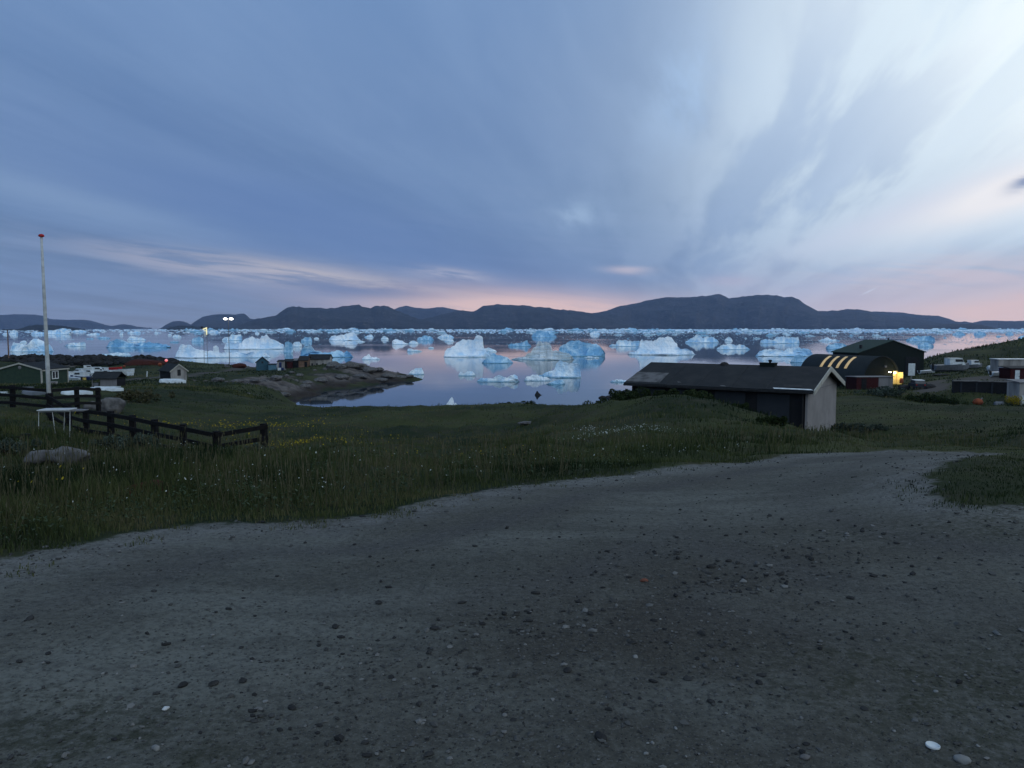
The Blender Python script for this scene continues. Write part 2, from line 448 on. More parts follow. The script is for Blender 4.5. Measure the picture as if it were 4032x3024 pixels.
def mountain(name, label, pts, wl, Yr_extra, mat='mountain', seed=1, rough=1.0, back=0.6):
    """a ridge whose skyline runs through photograph pixels pts, standing in the sea at waterline row wl"""
    d = px_dir(2016, wl); Y0 = EYE * d[1] / -d[2]
    Yr = Y0 + Yr_extra
    us = np.arange(pts[0][0], pts[-1][0] + 0.1, 3.0)
    vs = np.interp(us, [p[0] for p in pts], [p[1] for p in pts])
    vs = vs + fbm(us * 0.05, us * 0 + seed, seed, 5, 0.65) * 8.0 * rough
    rid = np.array([at(u, v, Yr) for u, v in zip(us, vs)])
    X = rid[:, 0]; H = np.maximum(rid[:, 2], 1.0)
    nT = 26; rows = []
    W = Yr - Y0
    for j in range(nT + 1):
        t = j / nT                                     # 0 at the shore, 1 on the ridge
        y = np.full_like(X, Y0 + W * t)
        g = fbm(X * 0.0022 + t * 0.8, t * 2.2 + X * 0.0004, seed + 30, 5, 0.55)
        y0 = y + fbm(X * 0.003, X * 0, seed + 50, 4) * W * 0.6 * (1 - t)
        prof = t ** 0.62
        z = H * np.clip(prof + g * 0.9 * (1 - t) * min(1, t * 4), 0, 0.985 if t < 1 else 1)
        xx = X * (y / Yr)
        if j == 0: z = np.full_like(X, -2.0)
        rows.append(np.stack([xx, y0, z], 1))
    for t, k in ((1.25, 0.93), (1.7, 0.7), (2.4, 0.3), (3.0, -0.02)):
        rows.append(np.stack([X * (1 + (t - 1) * W * back / Yr), np.full_like(X, Yr + (t - 1) * W * back), np.where(k > 0, H * k, -2.0)], 1))
    V = np.concatenate(rows); n = len(X); r = len(rows)
    i, j = np.meshgrid(np.arange(n - 1), np.arange(r - 1)); a = (j * n + i).ravel()
    F = np.stack([a, a + 1, a + n + 1, a + n], 1)
    return tag(link(name, np_mesh(name, V, F, False), M[mat]), label, kind='structure')


mountain('mountain', 'low bluish ridge at the far left of the fjord', [(-500, 1262), (-300, 1245), (0, 1240), (60, 1237), (125, 1238), (175, 1243), (195, 1256), (260, 1260), (315, 1259), (360, 1262), (400, 1275), (440, 1284), (470, 1277), (490, 1276), (515, 1280), (540, 1287), (600, 1291)], 1294.0, 900, seed=3, rough=0.5)
mountain('hill', 'dark low islet in front of the far left ridge', [(-60, 1296), (20, 1297), (70, 1296), (95, 1290), (115, 1282), (150, 1278), (200, 1280), (260, 1285), (300, 1291), (345, 1299)], 1301.5, 300, 'islet', 5, 0.8)
mountain('hill', 'dark flat islet left of the lamp mast', [(650, 1298), (665, 1291), (690, 1285), (720, 1281), (760, 1284), (800, 1286), (860, 1290), (930, 1294), (980, 1297)], 1299.5, 300, 'islet', 6, 0.8)
mountain('mountain', 'rounded hill with a knob at its right end, behind the lamp mast', [(630, 1293), (660, 1275), (680, 1265), (720, 1264), (740, 1272), (752, 1278), (775, 1260), (800, 1247), (830, 1240), (870, 1237), (920, 1239), (945, 1235), (962, 1235), (976, 1245), (985, 1254), (1010, 1257), (1060, 1262), (1120, 1275), (1160, 1292)], 1295.6, 1500, seed=8, rough=0.6)
mountain('mountain', 'blue ridge far behind the gap of the main hills', [(1420, 1270), (1500, 1240), (1540, 1225), (1570, 1210), (1600, 1204), (1630, 1210), (1680, 1216), (1720, 1210), (1750, 1210), (1790, 1218), (1830, 1225), (1900, 1243), (1990, 1270)], 1294.2, 1300, seed=9, rough=0.5)
mountain('mountain', 'broad dark hill at centre left with uneven crest', [(900, 1293), (960, 1272), (1010, 1255), (1050, 1250), (1090, 1240), (1115, 1222), (1130, 1212), (1150, 1206), (1170, 1208), (1200, 1211), (1260, 1212), (1290, 1215), (1330, 1212), (1345, 1207), (1380, 1203), (1412, 1198), (1425, 1205), (1460, 1212), (1480, 1205), (1510, 1203), (1530, 1207), (1545, 1216), (1560, 1222), (1620, 1246), (1680, 1262), (1740, 1282), (1790, 1297)], 1297.5, 900, seed=11)
mountain('mountain', 'long dark middle hill sloping down to the right', [(1580, 1298), (1640, 1262), (1720, 1243), (1790, 1226), (1820, 1222), (1865, 1226), (1880, 1218), (1900, 1206), (1930, 1200), (1960, 1198), (2010, 1200), (2060, 1202), (2110, 1208), (2160, 1211), (2210, 1220), (2260, 1224), (2320, 1232), (2380, 1240), (2450, 1260), (2530, 1292)], 1296.8, 1100, seed=13)
mountain('mountain', 'highest broad mountain with a pointed summit right of centre', [(2140, 1296), (2220, 1262), (2300, 1236), (2360, 1230), (2390, 1222), (2440, 1205), (2500, 1195), (2560, 1180), (2620, 1170), (2690, 1170), (2740, 1168), (2800, 1162), (2829, 1156), (2850, 1163), (2870, 1174), (2910, 1170), (2960, 1163), (3020, 1161), (3060, 1162), (3085, 1170), (3120, 1170), (3145, 1178), (3160, 1192), (3195, 1212), (3220, 1224), (3300, 1222), (3330, 1217), (3370, 1217), (3400, 1220), (3440, 1230), (3490, 1243), (3560, 1246), (3600, 1248), (3650, 1262), (3700, 1276), (3770, 1291)], 1296.0, 1500, seed=17, rough=0.7)
mountain('mountain', 'pale blue shoulder behind the right end of the big mountain', [(3300, 1260), (3380, 1236), (3430, 1228), (3460, 1226), (3500, 1228), (3560, 1232), (3620, 1240), (3690, 1243), (3720, 1250), (3760, 1264), (3780, 1268), (3800, 1266), (3830, 1272), (3880, 1284), (3940, 1292)], 1294.6, 1200, seed=19, rough=0.6)
mountain('hill', 'dark point running out right below the big mountain', [(3560, 1297), (3620, 1284), (3700, 1277), (3750, 1274), (3830, 1275), (3870, 1280), (3920, 1291), (3960, 1297)], 1297.6, 600, seed=21, rough=0.5)
mountain('mountain', 'faintest blue ridge at the far right', [(3760, 1287), (3800, 1278), (3840, 1268), (3870, 1262), (3920, 1262), (3990, 1264), (4100, 1262), (4300, 1256), (4500, 1265)], 1294.6, 1200, seed=23, rough=0.4)

# ------------------------------------------------------------------ terrain
CP = []                                  # control points (x, y, z)


def cu(u, Y, z): CP.append(((u - 2016) / FPX * Y, Y, z))


def cv(u, v, Y):
    p = at(u, v, Y); CP.append((p.x, p.y, p.z))


for x in (-14, -6, 0, 6, 14):
    CP.append((x, -10, 13.45)); CP.append((x * 0.8, -3, 13.42)); CP.append((x * 0.8, 3, 13.38))
for u, v, Y in [(0, 2210, 5.3), (700, 2070, 6.9), (1344, 2040, 7.3), (2000, 1915, 9.4), (2600, 1855, 11.2), (3000, 1810, 13), (3450, 1777, 15.4), (3800, 1785, 15), (4032, 1800, 14.0), (4600, 1830, 12.8)]: cv(u, v, Y)
cu(-900, 6, 13.3); cu(4800, 7, 13.35); cu(3900, 8, 13.42); cu(4300, 9.5, 13.3); cu(3300, 8, 13.2)
for u, Y, z in [(222, 21, 11.95), (600, 24, 11.2), (850, 22, 11.3), (1040, 23, 11.3), (45, 34, 11.3), (195, 29, 11.4), (337, 27, 11.1),
                (-400, 30, 11.6), (-400, 15, 12.5), (200, 14, 12.55), (700, 12, 12.75), (200, 9.5, 12.95), (1200, 14, 12.5), (800, 17, 12.2), (1500, 20, 11.6), (2000, 22, 11.5), (2000, 15, 12.35), (2500, 17, 12.3),
                (700, 40, 10.0), (1100, 38, 10.0), (1500, 38, 10.0), (2000, 36, 10.3), (430, 40, 10.6)]: cu(u, Y, z)
for u, v, Y in [(420, 1542, 70), (300, 1562, 62), (410, 1524, 105), (120, 1512, 130), (-200, 1512, 130), (-300, 1560, 80), (690, 1500, 145), (680, 1507, 140), (550, 1560, 70), (700, 1550, 78), (500, 1532, 95), (900, 1600, 60),
                (1250, 1608, 70), (1400, 1614, 70), (1600, 1622, 70), (1800, 1628, 69), (2000, 1630, 67), (2150, 1634, 64), (2280, 1630, 60), (1100, 1585, 78), (1000, 1560, 105), (900, 1540, 120), (800, 1528, 130),
                (1100, 1535, 140), (1000, 1490, 170), (850, 1500, 160), (1200, 1470, 200), (1130, 1500, 172), (1300, 1428, 225), (1450, 1438, 225), (1550, 1462, 222), (1620, 1478, 222), (1665, 1490.5, 224), (1350, 1470, 205), (1480, 1485, 212), (1050, 1458, 210), (1200, 1452, 212),
                (700, 1472, 190), (900, 1462, 215), (800, 1430, 268), (950, 1440, 262)]: cv(u, v, Y)
for u, Y, z in [(250, 215, 2.0), (450, 215, 1.8), (350, 200, 2.2), (300, 180, 2.6), (500, 190, 3.0), (560, 222, 3.8), (640, 232, 3.4), (300, 256, 4.8), (500, 262, 4.5), (120, 250, 5.0), (640, 272, 3.6), (-300, 250, 5.2), (-600, 200, 5),
                (1250, 178, 0), (1350, 187, 0), (1500, 204, 0), (1600, 214, 0), (1700, 222, -1.2), (1700, 235, -1.6), (1300, 246, -0.8), (1450, 243, -1.2), (1600, 234, -1.2), (1150, 260, -1.0), (1000, 285, -1.4),
                (800, 300, -1.6), (600, 305, -1.6), (300, 300, -1.6), (0, 300, -1.6), (-400, 300, -1.6), (1300, 150, -1.4), (1200, 146, -0.8), (1160, 158, -0.4), (1100, 155, 0.9), (1130, 138, 0.8), (1500, 160, -1.8), (1800, 160, -2), (2200, 150, -1.8),
                (1300, 112, -0.2), (1600, 102, -0.2), (2000, 98, -0.2), (2300, 104, 0), (1450, 88, 3.5), (1800, 86, 3.5), (2150, 84, 3.2), (1250, 92, 4.2), (2000, 200, -2), (2300, 230, -2)]: cu(u, Y, z)
for u, v, Y in [(2480, 1584, 37.5), (2600, 1570, 37), (2700, 1566, 36.5), (2800, 1590, 35.5), (2900, 1610, 34.5), (3000, 1630, 33), (3060, 1660, 32), (3105, 1705, 30), (2700, 1680, 24), (2850, 1690, 23), (2950, 1762, 17), (2400, 1596, 42), (2320, 1612, 50), (2300, 1660, 32), (2450, 1640, 30)]: cv(u, v, Y)
for u, Y, z in [(3177, 40, 8.9), (3292, 46, 8.75), (2522, 45.6, 9.0), (3000, 41.6, 8.95), (2800, 43, 9.1), (2650, 44.4, 9.2), (3090, 38, 9.3), (3220, 36, 9.5), (2460, 47, 8.8), (2800, 52, 8.4), (3240, 54, 8.3),
                (2800, 75, 6.4), (3300, 75, 7.2), (2700, 110, 3.6), (2500, 120, 2.6), (3000, 140, 3.5), (2800, 190, 0.6), (3000, 216, 0.4), (3000, 262, -2), (2700, 232, -2), (2420, 164, 0.0), (2500, 150, 1.2), (2520, 186, 0.2), (2380, 190, -1.5), (2340, 140, -0.4), (3200, 240, 0.3), (3400, 250, 0.3), (3300, 300, -2),
                (3450, 44, 9.1), (3800, 46, 9.2), (4032, 45, 9.4), (4500, 44, 9.8), (3450, 20, 12.0), (3800, 22, 11.6), (4032, 20, 11.9), (4500, 20, 12.2), (3250, 24, 11.6), (3250, 17, 12.35), (3600, 30, 10.7), (4100, 30, 10.9)]: cu(u, Y, z)
for u, v, Y in [(3420, 1534, 125), (3550, 1512, 143), (3300, 1536, 130), (3450, 1562, 90), (3500, 1600, 60), (3600, 1536, 120), (3700, 1542, 112), (3700, 1500, 135), (3850, 1588, 103), (4000, 1590, 100), (3800, 1610, 85), (4300, 1600, 90), (3840, 1508, 113), (4000, 1506, 116), (4300, 1500, 116), (3800, 1492, 125), (3720, 1462, 170), (3620, 1478, 180), (3850, 1466, 165), (4000, 1468, 150), (4300, 1468, 150),
                (3640, 1414, 226), (3700, 1398, 230), (3760, 1382, 230), (3830, 1372, 230), (3900, 1360, 230), (3960, 1348, 230), (4032, 1333, 230), (4200, 1312, 230), (4600, 1280, 230), (3700, 1424, 205), (3850, 1420, 200), (4032, 1400, 200)]: cv(u, v, Y)
for u, Y, z in [(3500, 240, 1.5), (3560, 300, -2), (3700, 300, -1.8), (3800, 330, -2), (4000, 340, -2), (4400, 350, -2), (3560, 215, 3.5), (3250, 190, 2.5), (4600, 60, 9.0), (4600, 150, 6.5)]: cu(u, Y, z)
OFF = 12.0


def warp(x, y):
    yy = np.maximum(np.asarray(y, float) + OFF, 1.5)
    return np.stack([np.asarray(x, float) / yy * 3.4, np.log(yy) * 2.2], -1)


CPA = np.array(CP); PC = warp(CPA[:, 0], CPA[:, 1])
# heights are interpolated as slopes below the eye, so that near and far points weigh alike
SC = lambda y: (np.maximum(np.asarray(y, float) + OFF, 1.5))
CZ = (CPA[:, 2] - EYE) / SC(CPA[:, 1])


def tpsk(r2): return 0.5 * r2 * np.log(r2 + 1e-12)


def fit_tps():
    n = len(PC); d2 = ((PC[:, None] - PC[None]) ** 2).sum(-1)
    K = tpsk(d2) + np.eye(n) * 4e-3; Pm = np.concatenate([np.ones((n, 1)), PC], 1)
    A = np.block([[K, Pm], [Pm.T, np.zeros((3, 3))]])
    return np.linalg.solve(A, np.concatenate([CZ, np.zeros(3)]))


TW = fit_tps()


def height(x, y):
    x = np.atleast_1d(np.asarray(x, float)); y = np.atleast_1d(np.asarray(y, float)); sh = x.shape
    x = x.ravel(); y = y.ravel(); q = warp(x, y); out = np.empty(len(x))
    for s in range(0, len(x), 20000):
        qq = q[s:s + 20000]; d2 = ((qq[:, None] - PC[None]) ** 2).sum(-1)
        out[s:s + 20000] = tpsk(d2) @ TW[:-3] + TW[-3] + qq @ TW[-2:]
    z = EYE + out * SC(y)
    rm = road_mask(x, y)
    rk = rock_mask(x, y)
    z = z + fbm(x * 0.25, y * 0.25, 3, 4) * np.clip(0.10 + y * 0.006, 0.1, 0.5) * (1 - rm)
    z = z + np.clip(fbm(x * 0.6, y * 0.6, 12, 4), -0.2, 0.4) * 0.55 * (1 - rm) * np.clip((y - 8) / 10, 0, 1) * np.clip((110 - y) / 40, 0, 1)
    z = z + fbm(x * 1.3, y * 1.3, 4, 3) * 0.10 * (1 - rm) * np.clip((y - 2) / 6, 0.2, 1)
    z = z + fbm(x * 0.5, y * 0.5, 6, 3) * 0.06 * rm + fbm(x * 3.0, y * 3.0, 7, 3) * 0.035 * rm
    r2 = np.abs(fbm(x * 0.13, y * 0.13, 8, 4)) * 2
    z = z + rk * ((0.5 - 2.6 * r2) * 0.9 + np.abs(fbm(x * 0.45, y * 0.45, 9, 4)) * 1.6 - 0.3)
    return z.reshape(sh)


def hz(x, y): return float(height([x], [y])[0])


def sdist_in(poly, x, y):
    """signed distance to a polygon, positive inside"""
    P = np.array(poly, float); n = len(P); d = np.full(x.shape, 1e9); ins = np.zeros(x.shape, bool)
    for i in range(n):
        a = P[i]; b = P[(i + 1) % n]; e = b - a
        wx = x - a[0]; wy = y - a[1]
        t = np.clip((wx * e[0] + wy * e[1]) / (e @ e + 1e-12), 0, 1)
        d = np.minimum(d, np.hypot(wx - t * e[0], wy - t * e[1]))
        c = ((a[1] <= y) & (b[1] > y)) | ((b[1] <= y) & (a[1] > y))
        xi = a[0] + (y - a[1]) / (e[1] if abs(e[1]) > 1e-12 else 1e-12) * e[0]
        ins ^= c & (x < xi)
    return np.where(ins, d, -d)


def uvY(l): return [tuple(at(u, v, Y))[:2] for u, v, Y in l]


ROAD = [(-16, -14), (-13, 0.8)] + uvY([(-900, 2330, 4.2), (0, 2210, 5.3), (700, 2070, 6.9), (1344, 2045, 7.2), (2000, 1915, 9.4), (2600, 1855, 11.2), (3000, 1810, 13), (3250, 1787, 14.6), (3450, 1777, 15.4), (3800, 1786, 15), (4032, 1800, 14.2), (4600, 1830, 13.2)]) + [(18, 13.0), (22, 11.5), (19, 10.2)] + \
       uvY([(4300, 1812, 12.6), (4032, 1828, 12.0), (3850, 1868, 10.6), (3720, 1905, 9.5), (3640, 1940, 8.6), (3680, 1985, 7.6), (3820, 2020, 7.0), (4032, 2040, 6.7), (4500, 2060, 6.4)]) + [(16, 5.6), (17, -14)]


def road_sd(x, y):
    s = sdist_in(ROAD, x, y)
    return s + fbm(x * 1.4, y * 1.4, 21, 4) * 0.38 + fbm(x * 6, y * 6, 22, 3) * 0.34


def road_mask(x, y): return np.clip(road_sd(x, y) / 0.5 + 0.5, 0, 1)


ROCKP = [uvY([(1668, 1490, 225), (1550, 1458, 228), (1450, 1430, 232), (1330, 1422, 232), (1305, 1440, 225), (1360, 1452, 217), (1290, 1470, 207), (1220, 1480, 197), (1130, 1496, 176), (1000, 1490, 172), (850, 1500, 160), (800, 1515, 142), (900, 1522, 142), (1050, 1524, 150), (1180, 1530, 165), (1250, 1545, 175), (1350, 1538, 184), (1500, 1518, 200), (1600, 1505, 212)]),
         uvY([(2330, 1605, 130), (2390, 1566, 160), (2470, 1545, 178), (2560, 1532, 190), (2600, 1560, 150), (2450, 1590, 125)]),
         uvY([(-400, 1405, 258), (110, 1408, 252), (300, 1408, 262), (640, 1414, 285), (700, 1424, 275), (660, 1440, 245), (450, 1448, 236), (200, 1448, 232), (-400, 1448, 232)])]


def rock_mask(x, y):
    s = np.full(np.shape(x), -1e9)
    for p in ROCKP: s = np.maximum(s, sdist_in(p, x, y))
    return np.clip((s + fbm(x * 0.16, y * 0.16, 31, 5, 0.6) * 26) / 3.0 + 0.1, 0, 1)


SANDP = [uvY([(3600, 1548, 112), (3640, 1505, 132), (3700, 1488, 140), (3755, 1500, 128), (3750, 1530, 118), (3720, 1548, 111)]),
         uvY([(730, 1476, 182), (830, 1462, 205), (930, 1447, 240), (1000, 1444, 245), (985, 1452, 228), (860, 1470, 196), (740, 1484, 172)]),
         uvY([(440, 1502, 165), (560, 1490, 172), (640, 1484, 178), (640, 1490, 170), (480, 1508, 155)]),
         uvY([(3700, 1500, 126), (3800, 1486, 132), (3950, 1484, 132), (4200, 1484, 130), (4200, 1500, 118), (3850, 1504, 116)])]


def sand_mask(x, y):
    s = np.full(np.shape(x), -1e9)
    for p in SANDP: s = np.maximum(s, sdist_in(p, x, y))
    return np.clip((s + fbm(x * 0.3, y * 0.3, 41, 3) * 5) / 1.5 + 0.5, 0, 1)


def ground_mat():
    m, t, b = mat_base('ground cover')
    tc = t.new('ShaderNodeTexCoord'); P = tc.outputs['Object']
    def at_(n): return t.new('ShaderNodeAttribute', attribute_name=n).outputs['Fac']
    track = at_('track'); rim = at_('rim'); damp = at_('damp')
    road = at_('road'); rock = at_('rock'); sand = at_('sand')
    g1 = t.noise(P, 0.09, 5.0, 0.6); g2 = t.noise(P, 0.7, 5.0, 0.65); g3 = t.noise(P, 7.0, 4.0, 0.6)
    grass = t.mix(t.ramp(g1, 0.38, 0.64), (0.014, 0.022, 0.010), (0.044, 0.050, 0.020))
    grass = t.mix(t.mul(t.ramp(g2, 0.46, 0.66), 0.7), grass, (0.040, 0.037, 0.023))
    grass = t.mix(t.mul(t.ramp(g3, 0.5, 0.75), 0.5), grass, (0.006, 0.009, 0.005))
    r1 = t.noise(P, 0.35, 6.0, 0.65, 0.6); r2 = t.noise(P, 2.0, 5.0, 0.6)
    rockc = t.mix(t.ramp(r1, 0.36, 0.62), (0.135, 0.118, 0.108), (0.048, 0.044, 0.043))
    rockc = t.mix(t.mul(t.ramp(r2, 0.5, 0.7), 0.6), rockc, (0.075, 0.058, 0.048))
    # wrack-dark zone between the tide marks
    z = t.sep(P)[2]
    tide = t.ramp(t.add(z, t.mul(t.sub(r1, 0.5), 1.6)), 0.5, 1.9, 1.0, 0.0)
    rockc = t.mix(t.mul(tide, 0.85), rockc, (0.022, 0.017, 0.014))
    patch = t.ramp(t.noise(P, 0.11, 4.0, 0.6), 0.52, 0.60)
    rockc = t.mix(t.mul(patch, t.ramp(z, 1.6, 2.6, 0.0, 0.85)), rockc, (0.014, 0.018, 0.009))
    sandc = t.mix(g2, (0.075, 0.066, 0.058), (0.05, 0.046, 0.042))
    # packed gravel of the road: dust, wheel tracks, damp and pebbles
    wmp = t.new('ShaderNodeMapping'); wmp.inputs['Rotation'].default_value = (0, 0, R(-24)); wmp.inputs['Scale'].default_value = (0.18, 1.0, 1.0); t.l.new(P, wmp.inputs[0])
    tr = t.noise(wmp.outputs[0], 1.3, 4.0, 0.55, 0.3)
    d1 = t.noise(P, 0.45, 5.0, 0.6); d2 = t.noise(P, 5.0, 6.0, 0.7)
    rd = t.mix(t.ramp(tr, 0.35, 0.65), (0.116, 0.118, 0.104), (0.073, 0.074, 0.064))
    rd = t.mix(t.mul(t.ramp(d1, 0.42, 0.64), 0.65), rd, (0.064, 0.062, 0.051))
    rd = t.mix(t.mul(t.ramp(d2, 0.48, 0.75), 0.5), rd, (0.036, 0.035, 0.034))
    rd = t.mix(t.mul(damp, t.ramp(t.noise(P, 1.6, 5.0, 0.65), 0.34, 0.60, 0.25, 0.9)), rd, (0.040, 0.036, 0.029))
    rd = t.mix(t.mul(track, t.ramp(d1, 0.30, 0.62, 0.15, 0.75)), rd, (0.060, 0.059, 0.057))
    rd = t.mix(t.mul(rim, t.ramp(d2, 0.38, 0.62, 0.2, 0.8)), rd, (0.150, 0.148, 0.142))
    d3 = t.noise(P, 22.0, 6.0, 0.75); d4 = t.noise(P, 75.0, 3.0, 0.7)
    rd = t.mix(t.mul(t.ramp(d3, 0.44, 0.66), 0.55), rd, (0.028, 0.028, 0.028))
    rd = t.mix(t.mul(t.ramp(d3, 0.50, 0.30), 0.35), rd, (0.125, 0.124, 0.12))
    rd = t.mix(t.mul(t.ramp(d4, 0.55, 0.72), 0.5), rd, (0.15, 0.148, 0.142))
    vor = t.new('ShaderNodeTexVoronoi'); vor.inputs['Scale'].default_value = 42.0; t.l.new(P, vor.inputs['Vector'])
    peb = t.ramp(vor.outputs['Distance'], 0.12, 0.34, 1.0, 0.0)
    vc = t.sep(vor.outputs['Color'])
    pcol = t.mix(vc[0], (0.024, 0.024, 0.025), (0.115, 0.113, 0.11))
    rd = t.mix(t.mul(peb, t.ramp(vc[1], 0.30, 0.60)), rd, pcol)
    moss = t.mul(t.ramp(at_('moss'), 0.35, 0.8), t.ramp(d2, 0.35, 0.6))
    rd = t.mix(t.mul(t.mul(moss, t.ramp(d3, 0.38, 0.58)), 0.8), rd, (0.034, 0.036, 0.025))
    col = t.mix(rock, grass, rockc)
    col = t.mix(sand, col, sandc)
    edge = t.m('ADD', road, t.mul(t.sub(g3, 0.5), 0.9), clamp=True)
    edge = t.ramp(edge, 0.35, 0.65)
    edge = t.m('MULTIPLY', edge, 1.0)
    col = t.mix(edge, col, rd)
    t.put(b.inputs['Base Color'], col); b.inputs['Roughness'].default_value = 0.95; b.inputs['Specular IOR Level'].default_value = 0.05
    hgt = t.add(t.add(t.mul(d2, 0.045), t.mul(d3, 0.022)), t.mul(peb, 0.02)); hgt = t.add(hgt, t.mul(t.mul(rock, r1), 1.5))
    bp = t.new('ShaderNodeBump'); bp.inputs['Strength'].default_value = 0.8; bp.inputs['Distance'].default_value = 0.6
    t.put(bp.inputs['Height'], hgt); t.l.new(bp.outputs[0], b.inputs['Normal'])
    return m


M['ground'] = ground_mat()


def moss_val(x, y):
    """where thin weeds creep over the gravel: the near corners of the lot"""
    d1 = np.hypot((x - 2.6) / 1.8, (y - 3.0) / 1.2); d2 = np.hypot((x + 2.2) / 1.3, (y - 2.6) / 0.9); d3 = np.hypot((x - 5.5) / 2.5, (y - 6.4) / 1.3)
    return np.clip(np.exp(-d1 ** 2) + np.exp(-d2 ** 2) + np.exp(-d3 ** 2) + fbm(x * 0.8, y * 0.8, 61, 3) * 0.8, 0, 1)


def build_terrain():
    ny, nx = 560, 420
    yy = 3.0 * (420 / 3.0) ** (np.arange(ny) / (ny - 1)) - OFF
    aa = np.sinh(np.linspace(-1.25, 1.25, nx)) / np.sinh(1.25) * 1.5
    Xg = aa[None, :] * (yy[:, None] + OFF); Yg = np.repeat(yy[:, None], nx, 1)
    x = Xg.ravel(); y = Yg.ravel(); z = height(x, y)
    z = np.maximum(z, -2.4)
    V = np.stack([x, y, z], 1)
    i, j = np.meshgrid(np.arange(nx - 1), np.arange(ny - 1)); a = (j * nx + i).ravel()
    F = np.stack([a, a + 1, a + nx + 1, a + nx], 1)
    keep = (z[F].max(1) > -2.3)
    F = F[keep]
    ra = road_mask(x, y); rk = rock_mask(x, y); sn = sand_mask(x, y); ms = moss_val(x, y)
    sd = road_sd(x, y); rm_ = np.exp(-((sd - 0.25) / 0.38) ** 2) * (y > 3); dm_ = np.maximum(np.exp(-((x - 1.0 - (y - 4.6) * 0.55) / 1.25) ** 2 - ((y - 4.2) / 2.2) ** 2), 0.8 * np.exp(-((x - 1.6) / 2.2) ** 2 - ((y - 2.6) / 0.9) ** 2))
    s0 = sdist_in(ROAD, x, y) + fbm(x * 0.25, y * 0.25, 55, 3) * 0.7; tk_ = sum(np.exp(-((s0 - c_) / 0.24) ** 2) for c_ in (1.25, 2.75, 3.7, 5.2)) * np.clip((y - 3.5) / 2, 0, 1)
    isroad = ra[F].mean(1) > 0.5
    for nm, sel, lab in (('ground', ~isroad, 'dark grassy slope and rocky shore'), ('gravel_road', isroad, 'packed grey gravel road and parking lot')):
        f = F[sel]; used = np.unique(f); mp = np.full(len(V), -1); mp[used] = np.arange(len(used))
        me = np_mesh(nm, V[used], mp[f], True)
        for k, arr in (('road', ra), ('rock', rk), ('sand', sn), ('moss', ms), ('rim', rm_), ('damp', dm_), ('track', tk_)): vattr(me, k, arr[used])
        tag(link(nm, me, M['ground']), lab, kind='structure')


build_terrain()

# ------------------------------------------------------------------ grass, flowers, gravel: nobody could count them
def leaf_mat(name, stops, rough=0.75):
    m, t, b = mat_base(name)
    a = t.new('ShaderNodeAttribute', attribute_name='tint').outputs['Fac']
    cr = t.new('ShaderNodeValToRGB'); t.put(cr.inputs[0], a); e = cr.color_ramp.elements
    while len(e) < len(stops): e.new(0.5)
    for k, c in enumerate(stops): e[k].position = k / (len(stops) - 1); e[k].color = tuple(c) + (1,)
    t.l.new(cr.outputs[0], b.inputs['Base Color']); b.inputs['Roughness'].default_value = rough; b.inputs['Specular IOR Level'].default_value = 0.0
    return m


M['grass'] = leaf_mat('grass blades', [(0.009, 0.015, 0.008), (0.026, 0.038, 0.017), (0.060, 0.070, 0.028), (0.098, 0.088, 0.052)])
M['willow'] = leaf_mat('grey willow leaves', [(0.028, 0.038, 0.028), (0.044, 0.058, 0.045), (0.062, 0.078, 0.064)])
M['weed'] = leaf_mat('dry tan weeds', [(0.024, 0.028, 0.014), (0.046, 0.046, 0.024), (0.085, 0.076, 0.048)])
M['herb'] = leaf_mat('grey green herbs', [(0.018, 0.028, 0.014), (0.036, 0.050, 0.028), (0.060, 0.074, 0.048)])
M['bush'] = leaf_mat('dark bush leaves', [(0.009, 0.015, 0.007), (0.018, 0.028, 0.012), (0.030, 0.038, 0.018)])
M['fl_white'] = leaf_mat('white petals', [(0.2, 0.21, 0.19), (0.34, 0.36, 0.33)])
M['fl_yellow'] = leaf_mat('yellow petals', [(0.16, 0.12, 0.012), (0.26, 0.20, 0.022)])
M['gravel'] = leaf_mat('loose gravel', [(0.026, 0.026, 0.027), (0.050, 0.050, 0.049), (0.072, 0.072, 0.070), (0.13, 0.128, 0.124)], 0.9)
rng = np.random.default_rng(7)


def blades(x, y, h, w, lean=0.35):
    n = len(x); z = height(x, y); th = rng.uniform(0, 2 * np.pi, n); ph = rng.uniform(0, 2 * np.pi, n)
    cx, cy = np.cos(th) * w / 2, np.sin(th) * w / 2
    lx, ly = np.cos(ph) * h * lean * rng.uniform(0.2, 1.3, n), np.sin(ph) * h * lean * rng.uniform(0.2, 1.3, n)
    V = np.empty((n, 5, 3)); z0 = z - 0.03
    V[:, 0] = np.stack([x - cx, y - cy, z0], 1); V[:, 1] = np.stack([x + cx, y + cy, z0], 1)
    V[:, 2] = np.stack([x + cx * .75 + lx * .35, y + cy * .75 + ly * .35, z + h * .58], 1)
    V[:, 3] = np.stack([x - cx * .75 + lx * .35, y - cy * .75 + ly * .35, z + h * .58], 1)
    V[:, 4] = np.stack([x + lx, y + ly, z + h], 1)
    b = (np.arange(n) * 5)[:, None]
    F = np.concatenate([b + [0, 1, 2], b + [0, 2, 3], b + [3, 2, 4]])
    return V.reshape(-1, 3), F


def scatter_polar(n, y0, y1, amax):
    """points spread evenly per picture area rather than per square metre"""
    q = rng.uniform(0, 1, n); y = 1.0 / (1 / (y0 + 2) * (1 - q) + 1 / (y1 + 2) * q) - 2
    return rng.uniform(-amax, amax, n) * (y + 3), y


